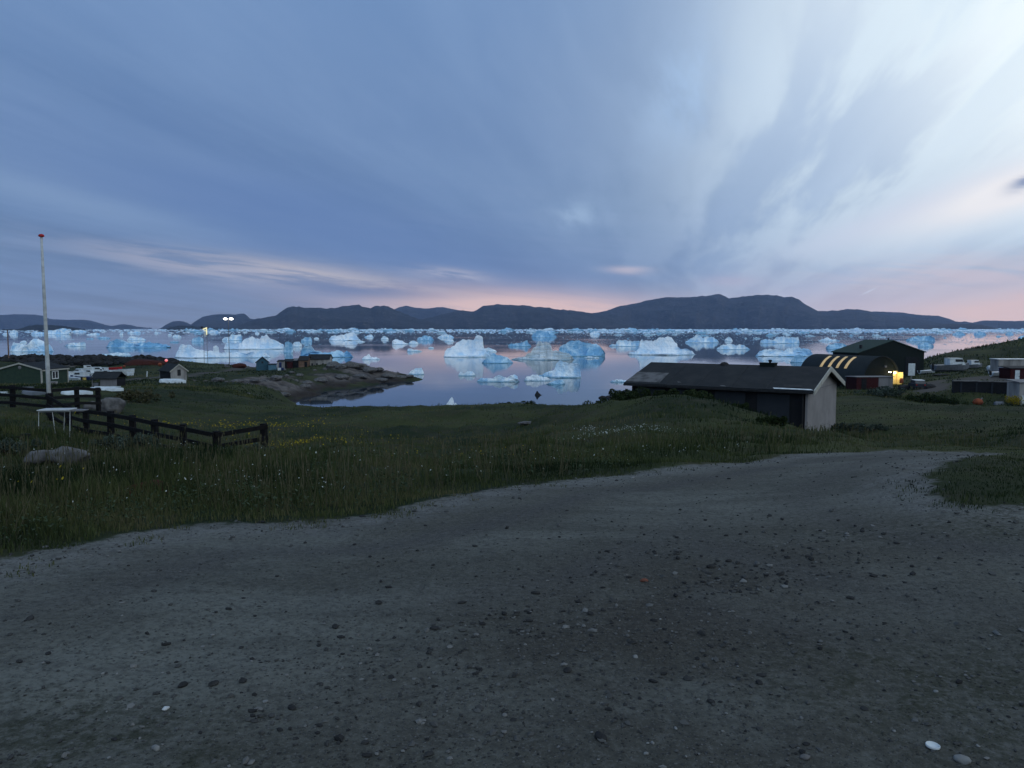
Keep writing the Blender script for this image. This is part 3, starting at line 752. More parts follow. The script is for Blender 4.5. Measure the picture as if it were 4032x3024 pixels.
def build_grass():
    x, y = scatter_polar(560000, 3.5, 120, 0.86)
    sd = road_sd(x, y); wedge = (x > 3.2) & (y < 11.2) & (y > 5)
    k = (sd < np.where(wedge, -0.05 - 1.0 * rng.uniform(0, 1, len(x)) ** 2, -0.05 - 0.25 * rng.uniform(0, 1, len(x)) ** 2)) & (rock_mask(x, y) < 0.5) & (sand_mask(x, y) < 0.5)
    tuft = (sd > -0.1) & (sd < 0.45) & (fbm(x * 3.4, y * 3.4, 91, 3) > 0.08) & (rng.uniform(0, 1, len(x)) < 0.5 - sd)
    cl = fbm(x * 0.5, y * 0.5, 71, 4) + 0.5
    k &= rng.uniform(0, 1, len(x)) < np.clip(0.15 + 1.1 * cl + 0.8 * fbm(x * 1.5, y * 1.5, 72, 3), 0.06, 1)
    k |= tuft
    hx, hy = HOUSE_ORG
    lx = (x - hx) * -.83 + (y - hy) * .56; ly = (x - hx) * .56 + (y - hy) * .83
    k &= ~((lx > -0.3) & (lx < 10.2) & (ly > -0.2) & (ly < 7.4))
    x, y, sd, cl, tuft = x[k], y[k], sd[k], cl[k], tuft[k]
    away = np.clip(-sd / 2.5, 0.12, 1)
    tall = np.clip(1.25 * fbm(x * 0.22, y * 0.22, 73, 3) + 0.62, 0.22, 1.1)
    far = np.clip(1.2 - (y - 9) / 40, 0.42, 1.1) * np.clip(0.75 + 1.6 * fbm(x * 0.09, y * 0.09, 78, 4), 0.3, 1.5); cl2 = np.clip(0.5 + 2.6 * fbm(x * 1.3, y * 1.3, 83, 3), 0.25, 1.7); h = (0.045 + np.where(y < 17, 0.40, 0.30) * away * tall * far * cl2) * rng.uniform(0.4, 1.35, len(x))
    h = np.where(tuft, rng.uniform(0.012, 0.04, len(x)), h)
    right = x > 2 + y * 0.33
    h = np.where(right & (y < 22), h * 0.35, h)
    w = np.maximum(0.007, y * 0.00075) * rng.uniform(0.7, 1.5, len(x))
    z = height(x, y); ok = z > 0.4; x, y, h, w, cl = x[ok], y[ok], h[ok], w[ok], cl[ok]
    # rough heath on the far slopes
    xf, yf = scatter_polar(90000, 90, 262, 0.86); zf = height(xf, yf)
    kf = (zf > 1.6) & (rock_mask(xf, yf) < 0.5) & (sand_mask(xf, yf) < 0.4) & (fbm(xf * 0.10, yf * 0.06, 79, 4) > -0.10)
    xf, yf = xf[kf], yf[kf]; nf_ = len(xf)
    hillside = (xf > 105) & (yf > 190)
    x = np.concatenate([x, xf]); y = np.concatenate([y, yf]); h = np.concatenate([h, rng.uniform(0.10, 0.32, nf_) * np.where(hillside, 2.2, 1)]); w = np.concatenate([w, yf * 0.0012 * rng.uniform(0.6, 1.4, nf_)])
    V, F = blades(x, y, h, w)
    me = np_mesh('grass', V, F)
    t = 0.36 + 2.3 * fbm(x * 0.10, y * 0.055, 75, 5, 0.6) + 1.2 * fbm(x * 0.7, y * 0.5, 76, 3) + rng.normal(0, 0.14, len(x)) + 0.26 * np.exp(-((x + 8) / 9) ** 2 - ((y - 34) / 12) ** 2)
    t = np.clip(t, 0, 1)
    vattr(me, 'tint', np.repeat(t, 5))
    tag(link('grass', me, M['grass']), 'uncut dark green grass on the slope', kind='stuff')
    print('blades', len(x))


def flowers(name, label, mat, spots, size):
    """small flower heads on thin stalks; spots = (x, y, radius x, radius y, count)"""
    xs, ys = [], []
    for (cx, cy, rx, ry, n) in spots:
        xs.append(cx + rng.normal(0, 1, n) * rx); ys.append(cy + rng.normal(0, 1, n) * ry)
    x = np.concatenate(xs); y = np.concatenate(ys); k = road_sd(x, y) < -0.1; x, y = x[k], y[k]
    z = height(x, y) + rng.uniform(0.14, 0.42, len(x)) * np.clip(1.2 - y / 34, 0.45, 1); n = len(x)
    s = size * rng.uniform(0.6, 1.3, n) * np.maximum(1, y / 16)
    tx, ty = rng.normal(0, 0.45, n), rng.normal(-0.35, 0.45, n)
    a = np.linspace(0, 2 * np.pi, 7)[:-1]; V = np.empty((n, 7, 3))
    for k_, q in enumerate(a):
        dx, dy = np.cos(q) * s, np.sin(q) * s
        V[:, k_] = np.stack([x + dx, y + dy, z - dx * tx - dy * ty], 1)
    V[:, 6] = np.stack([x, y, z - s * 0.35], 1)
    b = (np.arange(n) * 7)[:, None]; F = np.concatenate([b + [i, (i + 1) % 6, 6] for i in range(6)])
    me = np_mesh(name, V.reshape(-1, 3), F); vattr(me, 'tint', np.repeat(rng.uniform(0, 1, n), 7))
    tag(link(name, me, M[mat]), label, kind='stuff')


def g(u, v, Y): p = at(u, v, Y); return p.x, p.y


ICO = None


def ico():
    global ICO
    if ICO is None:
        p = (1 + 5 ** .5) / 2
        V = np.array([(-1, p, 0), (1, p, 0), (-1, -p, 0), (1, -p, 0), (0, -1, p), (0, 1, p), (0, -1, -p), (0, 1, -p), (p, 0, -1), (p, 0, 1), (-p, 0, -1), (-p, 0, 1)], float)
        F = np.array([(0, 11, 5), (0, 5, 1), (0, 1, 7), (0, 7, 10), (0, 10, 11), (1, 5, 9), (5, 11, 4), (11, 10, 2), (10, 7, 6), (7, 1, 8), (3, 9, 4), (3, 4, 2), (3, 2, 6), (3, 6, 8), (3, 8, 9), (4, 9, 5), (2, 4, 11), (6, 2, 10), (8, 6, 7), (9, 8, 1)])
        ICO = (V / np.linalg.norm(V[0]), F)
    return ICO


def build_gravel():
    n = 42000
    x, y = scatter_polar(n, 1.8, 16, 0.95)
    # rougher along the edges of the road and in the loose middle of the lot
    sd = road_sd(x, y); rough = np.exp(-(np.clip(sd, 0, 9) / 0.5) ** 2) + 0.9 * np.exp(-((x - 0.9 - (y - 5) * 0.5) / 1.0) ** 2 - ((y - 4.3) / 1.5) ** 2) + 0.22 + np.clip(fbm(x * .9, y * .9, 81, 3), 0, 1)
    k = (sd > -0.12) & (rng.uniform(0, 1, n) < rough); x, y = x[k], y[k]; n = len(x)
    s = np.clip(rng.lognormal(-5.15, 0.5, n), 0.0025, 0.022) * np.clip(0.75 + y * 0.04, 0.8, 1.25)
    # clods and broken rubble in the loose band across the lot
    m = 1300; yb = rng.normal(4.6, 1.1, m); xb = 0.9 + (yb - 4.6) * 0.75 + rng.normal(0, 0.75, m); kb = (yb > 2.2) & (fbm(xb * 1.7, yb * 1.7, 85, 3) > -0.02); xb, yb = xb[kb], yb[kb]
    x = np.concatenate([x, xb]); y = np.concatenate([y, yb]); s = np.concatenate([s, np.clip(rng.lognormal(-4.8, 0.45, len(xb)), 0.005, 0.020) * np.clip(0.35 + yb * 0.15, 0.6, 1.15)]); n = len(x)
    V0, F0 = ico(); V = np.repeat(V0[None], n, 0) * rng.uniform(0.55, 1.35, (n, 12, 1))
    V = V * (s[:, None, None] * np.stack([rng.uniform(0.8, 1.5, n), rng.uniform(0.8, 1.4, n), rng.uniform(0.45, 0.85, n)], 1)[:, None])
    z = height(x, y); V += np.stack([x, y, z + s * 0.25], 1)[:, None]
    F = (F0[None] + (np.arange(n) * 12)[:, None, None]).reshape(-1, 3)
    me = np_mesh('gravel', V.reshape(-1, 3), F); vattr(me, 'tint', np.repeat(np.clip(rng.normal(0.40, 0.30, n) - np.where(np.arange(n) >= n - len(xb), rng.choice([0.35, -0.3], n, p=[0.7, 0.3]), 0), 0, 1), 12))
    tag(link('gravel', me, M['gravel']), 'loose gravel scattered over the packed road', kind='stuff')


def build_weeds():
    # seed heads on thin dry stalks
    x, y = scatter_polar(10000, 5, 32, 0.8); k = (road_sd(x, y) < -0.35) & (fbm(x * 0.45, y * 0.45, 95, 4) > 0.02) & ~((x > 2.5) & (y < 13)); x, y = x[k], y[k]; n = len(x)
    z = height(x, y); h = rng.uniform(0.22, 0.52, n) * np.clip(1.2 - y / 40, 0.5, 1); lx, ly = rng.normal(0, .07, n), rng.normal(0, .07, n); w = np.maximum(0.003, y * 0.0003)
    V = np.empty((n, 8, 3))
    V[:, 0] = np.stack([x - w, y, z], 1); V[:, 1] = np.stack([x + w, y, z], 1); V[:, 2] = np.stack([x + lx + w * .6, y + ly, z + h], 1); V[:, 3] = np.stack([x + lx - w * .6, y + ly, z + h], 1)
    s = w * 2.2; q = h * 0.22
    V[:, 4] = np.stack([x + lx, y + ly, z + h - q * .2], 1); V[:, 5] = np.stack([x + lx + s, y + ly, z + h + q * .35], 1); V[:, 6] = np.stack([x + lx * 1.1, y + ly, z + h + q], 1); V[:, 7] = np.stack([x + lx - s, y + ly, z + h + q * .35], 1)
    b = (np.arange(n) * 8)[:, None]; F = np.concatenate([b + [0, 1, 2, 3], b + [4, 5, 6, 7]])
    me = np_mesh('tall_weeds', V.reshape(-1, 3), F); vattr(me, 'tint', np.repeat(np.clip(rng.normal(.7, .2, n), 0, 1), 8))
    tag(link('tall_weeds', me, M['weed']), 'dry seed stalks standing above the grass', kind='stuff')
    # broad-leaved grey-green herbs in loose clumps
    x, y = scatter_polar(1500, 4.5, 30, 0.8); k = (road_sd(x, y) < -0.25) & (fbm(x * 0.35, y * 0.35, 97, 4) > -0.03) & ~((x > 2.5) & (y < 13)); x, y = x[k], y[k]; n = len(x); L = 34
    r = np.repeat(rng.uniform(.022, .06, n), L); a = rng.uniform(0, 2 * np.pi, n * L); cx = np.repeat(x, L) + rng.normal(0, .10, n * L); cy = np.repeat(y, L) + rng.normal(0, .10, n * L); cz = np.repeat(height(x, y), L) + rng.uniform(.02, .26, n * L)
    dx, dy = np.cos(a) * r, np.sin(a) * r; ww = .22; up = rng.uniform(-.1, .7, n * L) * r
    V = np.stack([np.stack([cx, cy, cz], 1), np.stack([cx + dx * .5 - dy * ww, cy + dy * .5 + dx * ww, cz + up * .7], 1), np.stack([cx + dx, cy + dy, cz + up], 1), np.stack([cx + dx * .5 + dy * ww, cy + dy * .5 - dx * ww, cz + up * .7], 1)], 1)
    me = np_mesh('herbs', V.reshape(-1, 3), np.arange(n * L * 4).reshape(-1, 4)); vattr(me, 'tint', np.repeat(np.clip(rng.normal(.45, .28, n * L), 0, 1), 4))
    tag(link('herbs', me, M['herb']), 'broad-leaved grey-green herbs in the roadside grass', kind='stuff')


HOUSE_ORG = tuple(at(3177, 1539, 40))[:2]
build_grass()
build_weeds()
build_gravel()
flowers('white_flowers', 'small white wild flowers in the roadside grass', 'fl_white',
        [(*g(2380, 1735, 23), 0.55, 0.55, 170), (*g(2540, 1752, 21), 0.6, 0.4, 150), (*g(2320, 1720, 24.5), 0.3, 0.5, 60), (*g(722, 1772, 18), 0.16, 0.3, 38), (*g(900, 1960, 9.5), 2.4, 0.8, 70), (*g(1000, 1800, 15), 3.0, 1.5, 60), (*g(1000, 2010, 8.4), 0.6, 0.3, 40), (*g(240, 1770, 15), 1.2, 1.5, 30), (*g(2830, 1795, 14), 0.8, 0.4, 46), (*g(1700, 1880, 11), 1.6, 0.9, 34), (*g(400, 2110, 7.2), 2.0, 0.5, 14)], 0.0085)
flowers('yellow_flowers', 'yellow buttercups in the grass beyond the fence', 'fl_yellow',
        [(*g(1140, 1702, 27), 0.75, 1.0, 330), (*g(900, 1665, 38), 2.6, 3.0, 420), (*g(1330, 1690, 27), 0.5, 0.8, 40), (*g(1560, 1800, 15), 0.25, 0.4, 18), (*g(1880, 1785, 16), 0.9, 0.7, 40), (*g(1300, 1690, 30), 3, 2.5, 90), (*g(230, 1960, 9), 0.5, 0.5, 10)], 0.012)

# ------------------------------------------------------------------ icebergs
def ice_mat(name, white, blue, amount, dirt=0.0):
    m, t, b = mat_base(name)
    tc = t.new('ShaderNodeTexCoord'); P = tc.outputs['Object']; x, y, z = t.sep(P)
    n1 = t.noise(P, 0.16, 5.0, 0.6, 0.4); n2 = t.noise(P, 0.9, 5.0, 0.6)
    mp = t.new('ShaderNodeMapping'); mp.inputs['Scale'].default_value = (0.12, 0.12, 0.8); mp.inputs['Rotation'].default_value = (0.25, 0.1, 0); t.l.new(P, mp.inputs[0])
    n3 = t.noise(mp.outputs[0], 0.9, 4.0, 0.6, 0.5)
    col = t.mix(t.mul(t.ramp(n1, 0.5 - 0.25 * amount, 0.72 - 0.2 * amount), 0.9), white, blue)
    col = t.mix(t.mul(t.ramp(n3, 0.55, 0.72), 0.45), col, tuple(c * 0.72 for c in blue))
    if dirt: col = t.mix(t.mul(t.ramp(n3, 0.40, 0.62), dirt), col, (0.34, 0.30, 0.25))
    wet = t.ramp(t.add(z, t.mul(t.sub(n2, 0.5), 0.5)), 0.05, 0.45, 1.0, 0.0)      # smooth melted notch at the waterline
    col = t.mix(t.mul(wet, 0.75), col, (0.10, 0.26, 0.36))
    t.put(b.inputs['Base Color'], col); b.inputs['Roughness'].default_value = 0.5; b.inputs['Specular IOR Level'].default_value = 0.3
    bp = t.new('ShaderNodeBump'); bp.inputs['Strength'].default_value = 0.85; bp.inputs['Distance'].default_value = 1.1
    t.put(bp.inputs['Height'], t.add(n2, t.mul(n3, 0.6))); t.l.new(bp.outputs[0], b.inputs['Normal'])
    return m


M['ice'] = ice_mat('white ice', (0.84, 0.91, 0.95), (0.30, 0.56, 0.80), 0.5)
M['ice_blue'] = ice_mat('blue ice', (0.60, 0.79, 0.90), (0.14, 0.38, 0.62), 0.75)
M['ice_dirty'] = ice_mat('silty ice', (0.74, 0.80, 0.84), (0.42, 0.56, 0.66), 0.4, 0.45)
M['ice_snow'] = ice_mat('snowy ice', (0.88, 0.93, 0.98), (0.52, 0.72, 0.90), 0.35)


def berg_mesh(prof, T, seed, px, name='iceberg'):
    """prof: (x, h) skyline in metres about the middle; T: thickness away from the viewer"""
    n = int(min(96, max(10, px * 0.7))); nt = int(min(30, max(8, n * 0.4)))
    X0, X1 = prof[0][0], prof[-1][0]; Wd = X1 - X0
    x = np.linspace(X0, X1, n); h = np.interp(x, [p[0] for p in prof], [p[1] for p in prof])
    h = np.maximum(h, 0.02)
    pxm = Wd / max(px, 1)
    hm = h.max()
    h = np.maximum(h * (1 + 0.0 * x) + fbm(x / Wd * n * 0.25, x * 0 + seed, seed, 4, 0.6) * min(5.0 * pxm, 0.46 * hm), 0.02)
    rr = np.random.default_rng(seed + 77); planes = []
    for _ in range(8):
        x0 = rr.uniform(X0 + .05 * Wd, X1 - .05 * Wd); h0 = np.interp(x0, x, h)
        planes.append((x0, -T / 2 * rr.uniform(0.15, 0.95), h0 * rr.uniform(0.15, 0.7), rr.uniform(0.5, 2.6) * hm / (T / 2), rr.uniform(-1, 1) * 5 * hm / Wd))
    e = np.clip((x - X0) / Wd, 0, 1); ends = np.clip(np.sin(np.pi * e), 0, 1) ** 0.42
    low = np.clip(h / (0.55 * hm), 0.35, 1)
    half = T / 2 * ends * low ** 0.5 * (1 + 0.9 * fbm(e * 5, e * 0 + seed, seed + 5, 3))
    half = np.maximum(half, 0.04 * T)
    mid = T * 0.35 * fbm(e * 3, e * 0 + seed * 3.1, seed + 9, 2)
    s = np.linspace(-1, 1, nt); rows = []
    kpow = 1.6 + 2.6 * (0.5 + fbm(e * 4, e * 0, seed + 13, 2))
    for si in s:
        prf = np.maximum(1 - np.abs(si + 0.12 * (1 - si * si)) ** kpow, 0)
        fac = fbm(x * 5.0 / hm * 0.35, si * 2.2 + x * 0, seed + 20, 4)
        z = h * prf * np.clip(1 + fac * 1.3 * (1 - prf * 0.7), 0.05, 1.35)
        z = np.minimum(z, h); y_ = mid + half * si
        for (px0, py0, pz0, sy, sx) in planes:
            z = np.where(y_ < mid + 0.05 * T, np.minimum(z, np.maximum(pz0 + sy * (y_ - py0) + sx * (x - px0), 0.08 * h)), z)
        y = mid + half * si + fbm(x * 4.0 / hm * 0.3 + 5, si * 3 + x * 0, seed + 27, 3) * T * 0.42 * np.sin(np.pi * np.clip((si + 1) / 2, 0, 1)) ** 0.3
        if abs(si) == 1: z = z * 0 - 0.8
        xx = x + fbm(x * 0 + si * 3, x / hm, seed + 33, 3) * Wd / n * 1.0
        rows.append(np.stack([xx, y, z], 1))
    V = np.concatenate(rows)
    i, j = np.meshgrid(np.arange(n - 1), np.arange(nt - 1)); a = (j * n + i).ravel()
    F = np.stack([a, a + 1, a + n + 1, a + n], 1)
    return np_mesh(name, V, F, False)


NB = 0


def berg(wl, pts, label, mat='ice', T=None, group=None, cat='iceberg'):
    global NB; NB += 1
    d = px_dir(2016, wl); Y = EYE * d[1] / -d[2]
    u0, u1 = pts[0][0], pts[-1][0]; wd = (u1 - u0) / FPX * Y
    hmax = (wl - min(p[1] for p in pts)) / FPX * Y
    T = T or min(wd * 0.55, max(1.6 * hmax, 0.3 * wd))
    Yc = Y + T * 0.5
    c = at((u0 + u1) / 2, wl, Yc); prof = []
    for u, v in pts:
        p = at(u, v, Yc); prof.append((p.x - c.x, max(p.z, 0.02)))
    me = berg_mesh(prof, T, NB * 7 + 3, (u1 - u0) * 0.254 * 2.2)
    o = link('iceberg', me, M[mat]); o.location = (c.x, Yc, 0)
    return tag(o, label, cat, group or 'icebergs drifting in the fjord')


B = berg
B(1318, [(6, 1314), (14, 1309), (24, 1308), (32, 1313)], 'small low white iceberg at the left edge behind the thin pole')
B(1317, [(36, 1308), (46, 1303), (56, 1299), (70, 1298), (72, 1308)], 'small blocky white iceberg just right of the thin pole, near the far shore')
B(1317, [(122, 1308), (140, 1304), (165, 1307), (190, 1301), (235, 1296), (247, 1293), (277, 1296), (278, 1308)], 'long flat iceberg ending in a pale square block, behind the flagpole')
B(1308, [(280, 1304), (300, 1299), (320, 1298), (342, 1304)], 'thin white iceberg right of the flat one with a square block')
B(1319, [(337, 1317), (355, 1312), (380, 1310), (393, 1313)], 'thin pale iceberg under the low end of the far left ridge')
B(1333, [(381, 1331), (395, 1326), (420, 1326), (435, 1330)], 'dark greyish flat ice slab above the long low blue iceberg', 'ice_blue')
B(1370, [(416, 1362), (430, 1343), (452, 1336), (480, 1338), (510, 1348), (530, 1353), (560, 1349), (590, 1346), (620, 1352), (650, 1359), (668, 1366)], 'long low deep blue iceberg between the flagpole and the sign mast', 'ice_blue')
B(1340, [(500, 1336), (508, 1325), (515, 1321), (530, 1328), (560, 1331), (573, 1336)], 'small white iceberg with a peak at its left end, above the long blue iceberg')
B(1364, [(253, 1361), (270, 1353), (290, 1351), (305, 1349), (331, 1346), (336, 1356)], 'low ragged iceberg just right of the flagpole at mid height')
B(1386, [(47, 1362), (52, 1346), (65, 1349), (100, 1358), (115, 1361), (124, 1351), (130, 1335), (143, 1332), (160, 1345), (180, 1353), (197, 1372), (216, 1383)], 'large two-humped iceberg directly behind the flagpole', 'ice')
B(1424, [(0, 1420), (30, 1412), (70, 1405), (92, 1390), (105, 1397), (125, 1408), (142, 1418)], 'pointed iceberg just above the roof of the green house', 'ice')
B(1350, [(78, 1347), (88, 1341), (98, 1341), (106, 1347)], 'tiny iceberg above the left hump of the two-humped iceberg')
B(1403, [(392, 1400), (402, 1395), (430, 1393), (445, 1388), (460, 1385), (480, 1390), (500, 1390), (512, 1395), (518, 1401)], 'low lumpy iceberg just beyond the dark rocky bank', 'ice')
B(1416, [(346, 1413), (355, 1410), (365, 1400), (372, 1407), (375, 1413)], 'tiny pyramid of ice peeping over the dark rocky bank')
B(1320, [(469, 1316), (475, 1307), (482, 1309), (484, 1317)], 'tiny upright iceberg alone left of the sign mast')
B(1313, [(500, 1310), (515, 1302), (528, 1306), (545, 1300), (556, 1309)], 'jagged white iceberg near the far shore above the peaked one')
B(1313, [(607, 1310), (614, 1304), (624, 1309)], 'tiny white iceberg under the gap in the far left hills')
B(1321, [(661, 1318), (668, 1313), (677, 1318)], 'tiny white iceberg below the dark flat islet')
B(1328, [(677, 1325), (690, 1317), (705, 1318), (714, 1325)], 'small low iceberg next to the tiny one below the dark islet')
B(1347, [(753, 1338), (768, 1327), (783, 1325), (795, 1330), (804, 1338)], 'round-topped iceberg left of the sign mast', 'ice_blue')
B(1306, [(745, 1303), (765, 1297), (785, 1299), (792, 1304)], 'thin white floe at the foot of the dark islet')
B(1310, [(816, 1306), (830, 1299), (850, 1301), (866, 1306)], 'thin white floe just right of the sign mast near the far shore')
B(1410, [(688, 1392), (697, 1372), (705, 1353), (715, 1351), (740, 1358), (780, 1370), (815, 1379), (845, 1383), (885, 1389), (925, 1386), (975, 1391), (1000, 1383), (1025, 1379), (1045, 1392), (1060, 1404)], 'big smooth white slab iceberg with a high left end, behind the two masts', 'ice_snow')
B(1393, [(838, 1390), (840, 1363), (849, 1361), (860, 1362), (863, 1390)], 'small square block of ice standing on the back of the big smooth slab', 'ice_snow', T=2.6)
B(1376, [(880, 1372), (885, 1352), (900, 1348), (920, 1352), (950, 1350), (960, 1335), (980, 1330), (995, 1322), (1005, 1333), (1025, 1332), (1030, 1320), (1045, 1316), (1058, 1325), (1065, 1335), (1080, 1340), (1100, 1350), (1112, 1357), (1118, 1370)], 'big jagged white iceberg behind the smooth slab, right of the lamp mast', 'ice_snow')
B(1341, [(875, 1333), (882, 1326), (905, 1325), (910, 1318), (925, 1316), (948, 1318), (952, 1331)], 'blocky iceberg seen through the lamp mast', 'ice')
B(1390, [(1117, 1360), (1122, 1346), (1135, 1345), (1150, 1346), (1153, 1372)], 'upright iceberg with two fingers, right of the big jagged one', 'ice_blue')
B(1366, [(1150, 1356), (1158, 1346), (1175, 1345), (1187, 1352), (1189, 1361)], 'square white iceberg beside the two-fingered one')
B(1346, [(1185, 1337), (1200, 1328), (1222, 1326), (1229, 1339)], 'bluish square iceberg left of the domed iceberg under the middle hill', 'ice_blue')
B(1335, [(1235, 1332), (1245, 1326), (1256, 1332)], 'tiny pointed iceberg left of the domed iceberg under the middle hill')
B(1315, [(1003, 1312), (1012, 1307), (1022, 1312)], 'tiny white iceberg right of the lamp mast near the far shore')
B(1408, [(1177, 1395), (1188, 1370), (1200, 1359), (1218, 1354), (1228, 1364), (1236, 1379), (1270, 1388), (1292, 1385), (1320, 1380), (1340, 1383), (1350, 1391), (1362, 1379), (1375, 1386), (1392, 1403)], 'long iceberg with a peak at each end behind the shore houses', 'ice_blue')
B(1341, [(1295, 1337), (1305, 1325), (1330, 1320), (1355, 1317), (1365, 1310), (1390, 1308), (1402, 1320), (1412, 1331), (1420, 1339)], 'domed white iceberg under the dip of the centre-left hill', 'ice_snow')
B(1347, [(1400, 1344), (1418, 1340), (1438, 1345)], 'low shelf of ice at the right foot of the domed iceberg')
B(1329, [(1434, 1325), (1448, 1319), (1460, 1315), (1471, 1323)], 'small ragged iceberg right of the domed iceberg')
B(1337, [(1499, 1331), (1512, 1323), (1520, 1325), (1530, 1332)], 'small iceberg midway between the domed and the wedge iceberg')
B(1356, [(1543, 1350), (1550, 1336), (1558, 1332), (1572, 1338), (1590, 1344), (1608, 1351)], 'wedge-shaped iceberg with its high end on the left, in the open middle', 'ice_snow')
B(1355, [(1608, 1351), (1616, 1341), (1635, 1342), (1648, 1350)], 'small flat-topped iceberg touching the wedge-shaped one')
B(1385, [(1602, 1377), (1608, 1371), (1630, 1375), (1655, 1379), (1664, 1383)], 'low flat floe alone in the open water below the wedge iceberg')
B(1372, [(1685, 1369), (1695, 1364), (1710, 1369)], 'tiny floe alone left of the big central iceberg')
B(1341, [(1641, 1335), (1650, 1328), (1668, 1322), (1690, 1321), (1700, 1326), (1710, 1337)], 'rough iceberg above the flat-topped one in the middle', 'ice_blue')
B(1330, [(1722, 1326), (1735, 1320), (1755, 1313), (1775, 1320), (1788, 1325)], 'low peaked iceberg up and left of the big central iceberg')
B(1346, [(1750, 1341), (1765, 1335), (1780, 1336), (1789, 1342)], 'small low iceberg just above the left end of the big central one')
B(1417, [(1425, 1410), (1434, 1403), (1446, 1395), (1452, 1393), (1457, 1404), (1465, 1408), (1480, 1405), (1498, 1412)], 'small iceberg shaped like a resting swan, left of the rocky point', 'ice_snow')
B(1476, [(1608, 1468), (1618, 1458), (1632, 1452), (1647, 1449), (1660, 1452), (1668, 1463), (1670, 1472)], 'round-backed iceberg touching the tip of the rocky point', 'ice')
B(1407, [(1748, 1399), (1753, 1380), (1765, 1371), (1788, 1360), (1797, 1345), (1820, 1338), (1845, 1337), (1860, 1343), (1868, 1338), (1872, 1326), (1879, 1319), (1892, 1320), (1903, 1330), (1902, 1345), (1905, 1372), (1916, 1386), (1940, 1393), (1958, 1402)], 'big central iceberg with a knob on its right shoulder', 'ice_snow')
B(1386, [(1904, 1370), (1925, 1368), (1950, 1377), (1956, 1383)], 'flat shelf of ice right behind the big central iceberg')
B(1431, [(1898, 1425), (1918, 1407), (1935, 1395), (1945, 1391), (1960, 1399), (1990, 1403), (2002, 1411), (2020, 1425)], 'rough bluish iceberg in front of the big central one', 'ice_blue')
B(1481, [(1804, 1476), (1812, 1463), (1830, 1466), (1845, 1461), (1866, 1464), (1872, 1475)], 'low lumpy floe in the reflection of the big central iceberg')
B(1505, [(1876, 1500), (1895, 1489), (1925, 1489), (1945, 1486), (1965, 1475), (1980, 1483), (1995, 1488), (2005, 1480), (2025, 1475), (2040, 1483), (2033, 1493), (2046, 1503)], 'spread-out knobbly floe left of the tall front iceberg', 'ice')
B(1364, [(2000, 1357), (2025, 1352), (2050, 1348), (2070, 1342), (2077, 1342), (2080, 1352), (2092, 1358)], 'flat iceberg with a raised right end, above the silty one', 'ice_blue')
B(1328, [(2093, 1318), (2105, 1306), (2115, 1299), (2130, 1303), (2150, 1304), (2175, 1308), (2192, 1320)], 'large hazy blue iceberg high above the silty one, against the far pack', 'ice_blue')
B(1419, [(2013, 1412), (2040, 1409), (2066, 1406), (2075, 1395), (2090, 1386), (2100, 1366), (2112, 1360), (2117, 1346), (2128, 1344), (2138, 1351), (2147, 1346), (2160, 1346), (2172, 1360), (2176, 1375), (2200, 1380), (2240, 1390), (2254, 1402), (2262, 1412)], 'silty brown-topped iceberg on a wide white foot, right of centre', 'ice_dirty')
B(1404, [(2196, 1385), (2203, 1366), (2218, 1359), (2240, 1346), (2265, 1341), (2280, 1334), (2300, 1343), (2330, 1347), (2350, 1352), (2360, 1363), (2375, 1378), (2383, 1392)], 'broad blue wedge iceberg right of the silty one', 'ice_blue')
B(1411, [(2298, 1408), (2315, 1402), (2335, 1404), (2362, 1408)], 'low white floe at the foot of the broad blue wedge')
B(1489, [(2110, 1478), (2135, 1474), (2150, 1464), (2182, 1457), (2192, 1428), (2205, 1419), (2222, 1426), (2238, 1432), (2255, 1429), (2276, 1428), (2284, 1450), (2287, 1470)], 'tall pale iceberg nearest the middle of the bay, with a sheer right face', 'ice')
B(1501, [(2062, 1494), (2075, 1481), (2115, 1475), (2140, 1484), (2172, 1493)], 'low snowy floe leaning on the left of the tall pale iceberg', 'ice_snow')
B(1515, [(2148, 1511), (2165, 1505), (2190, 1498), (2215, 1494), (2224, 1507)], 'small knobbly floe in front of the tall pale iceberg', 'ice_blue')
B(1506, [(2400, 1503), (2430, 1494), (2460, 1497), (2500, 1500), (2510, 1504)], 'thin flat floe at the left end of the long dark house')
B(1606, [(1752, 1600), (1765, 1583), (1772, 1571), (1780, 1564), (1787, 1571), (1788, 1583), (1800, 1586), (1803, 1600)], 'small duck-shaped piece of ice by the near grassy shore', 'ice_snow')
B(1318, [(2322, 1313), (2335, 1305), (2350, 1303), (2362, 1311)], 'pale square iceberg below the foot of the highest mountain', 'ice')
B(1364, [(2398, 1360), (2412, 1356), (2424, 1355), (2427, 1344), (2433, 1338), (2480, 1339), (2520, 1343), (2527, 1354)], 'flat table iceberg left of the large knobbed one', 'ice')
B(1399, [(2472, 1386), (2500, 1384), (2518, 1372), (2523, 1345), (2530, 1338), (2560, 1339), (2575, 1341), (2592, 1334), (2605, 1326), (2630, 1323), (2650, 1330), (2660, 1345), (2670, 1353), (2675, 1368), (2695, 1373), (2715, 1374), (2735, 1385), (2742, 1393)], 'large white iceberg with a high round knob above the dark roof', 'ice_snow')
B(1350, [(2698, 1346), (2715, 1336), (2735, 1329), (2745, 1318), (2760, 1320), (2770, 1330), (2780, 1322), (2795, 1328), (2815, 1328), (2830, 1340)], 'cloud-shaped iceberg right above the large knobbed one', 'ice')
B(1377, [(2823, 1373), (2840, 1361), (2865, 1355), (2880, 1353), (2897, 1358), (2910, 1353), (2930, 1357), (2945, 1366), (2956, 1374)], 'leaf-shaped iceberg above the middle of the dark roof', 'ice')
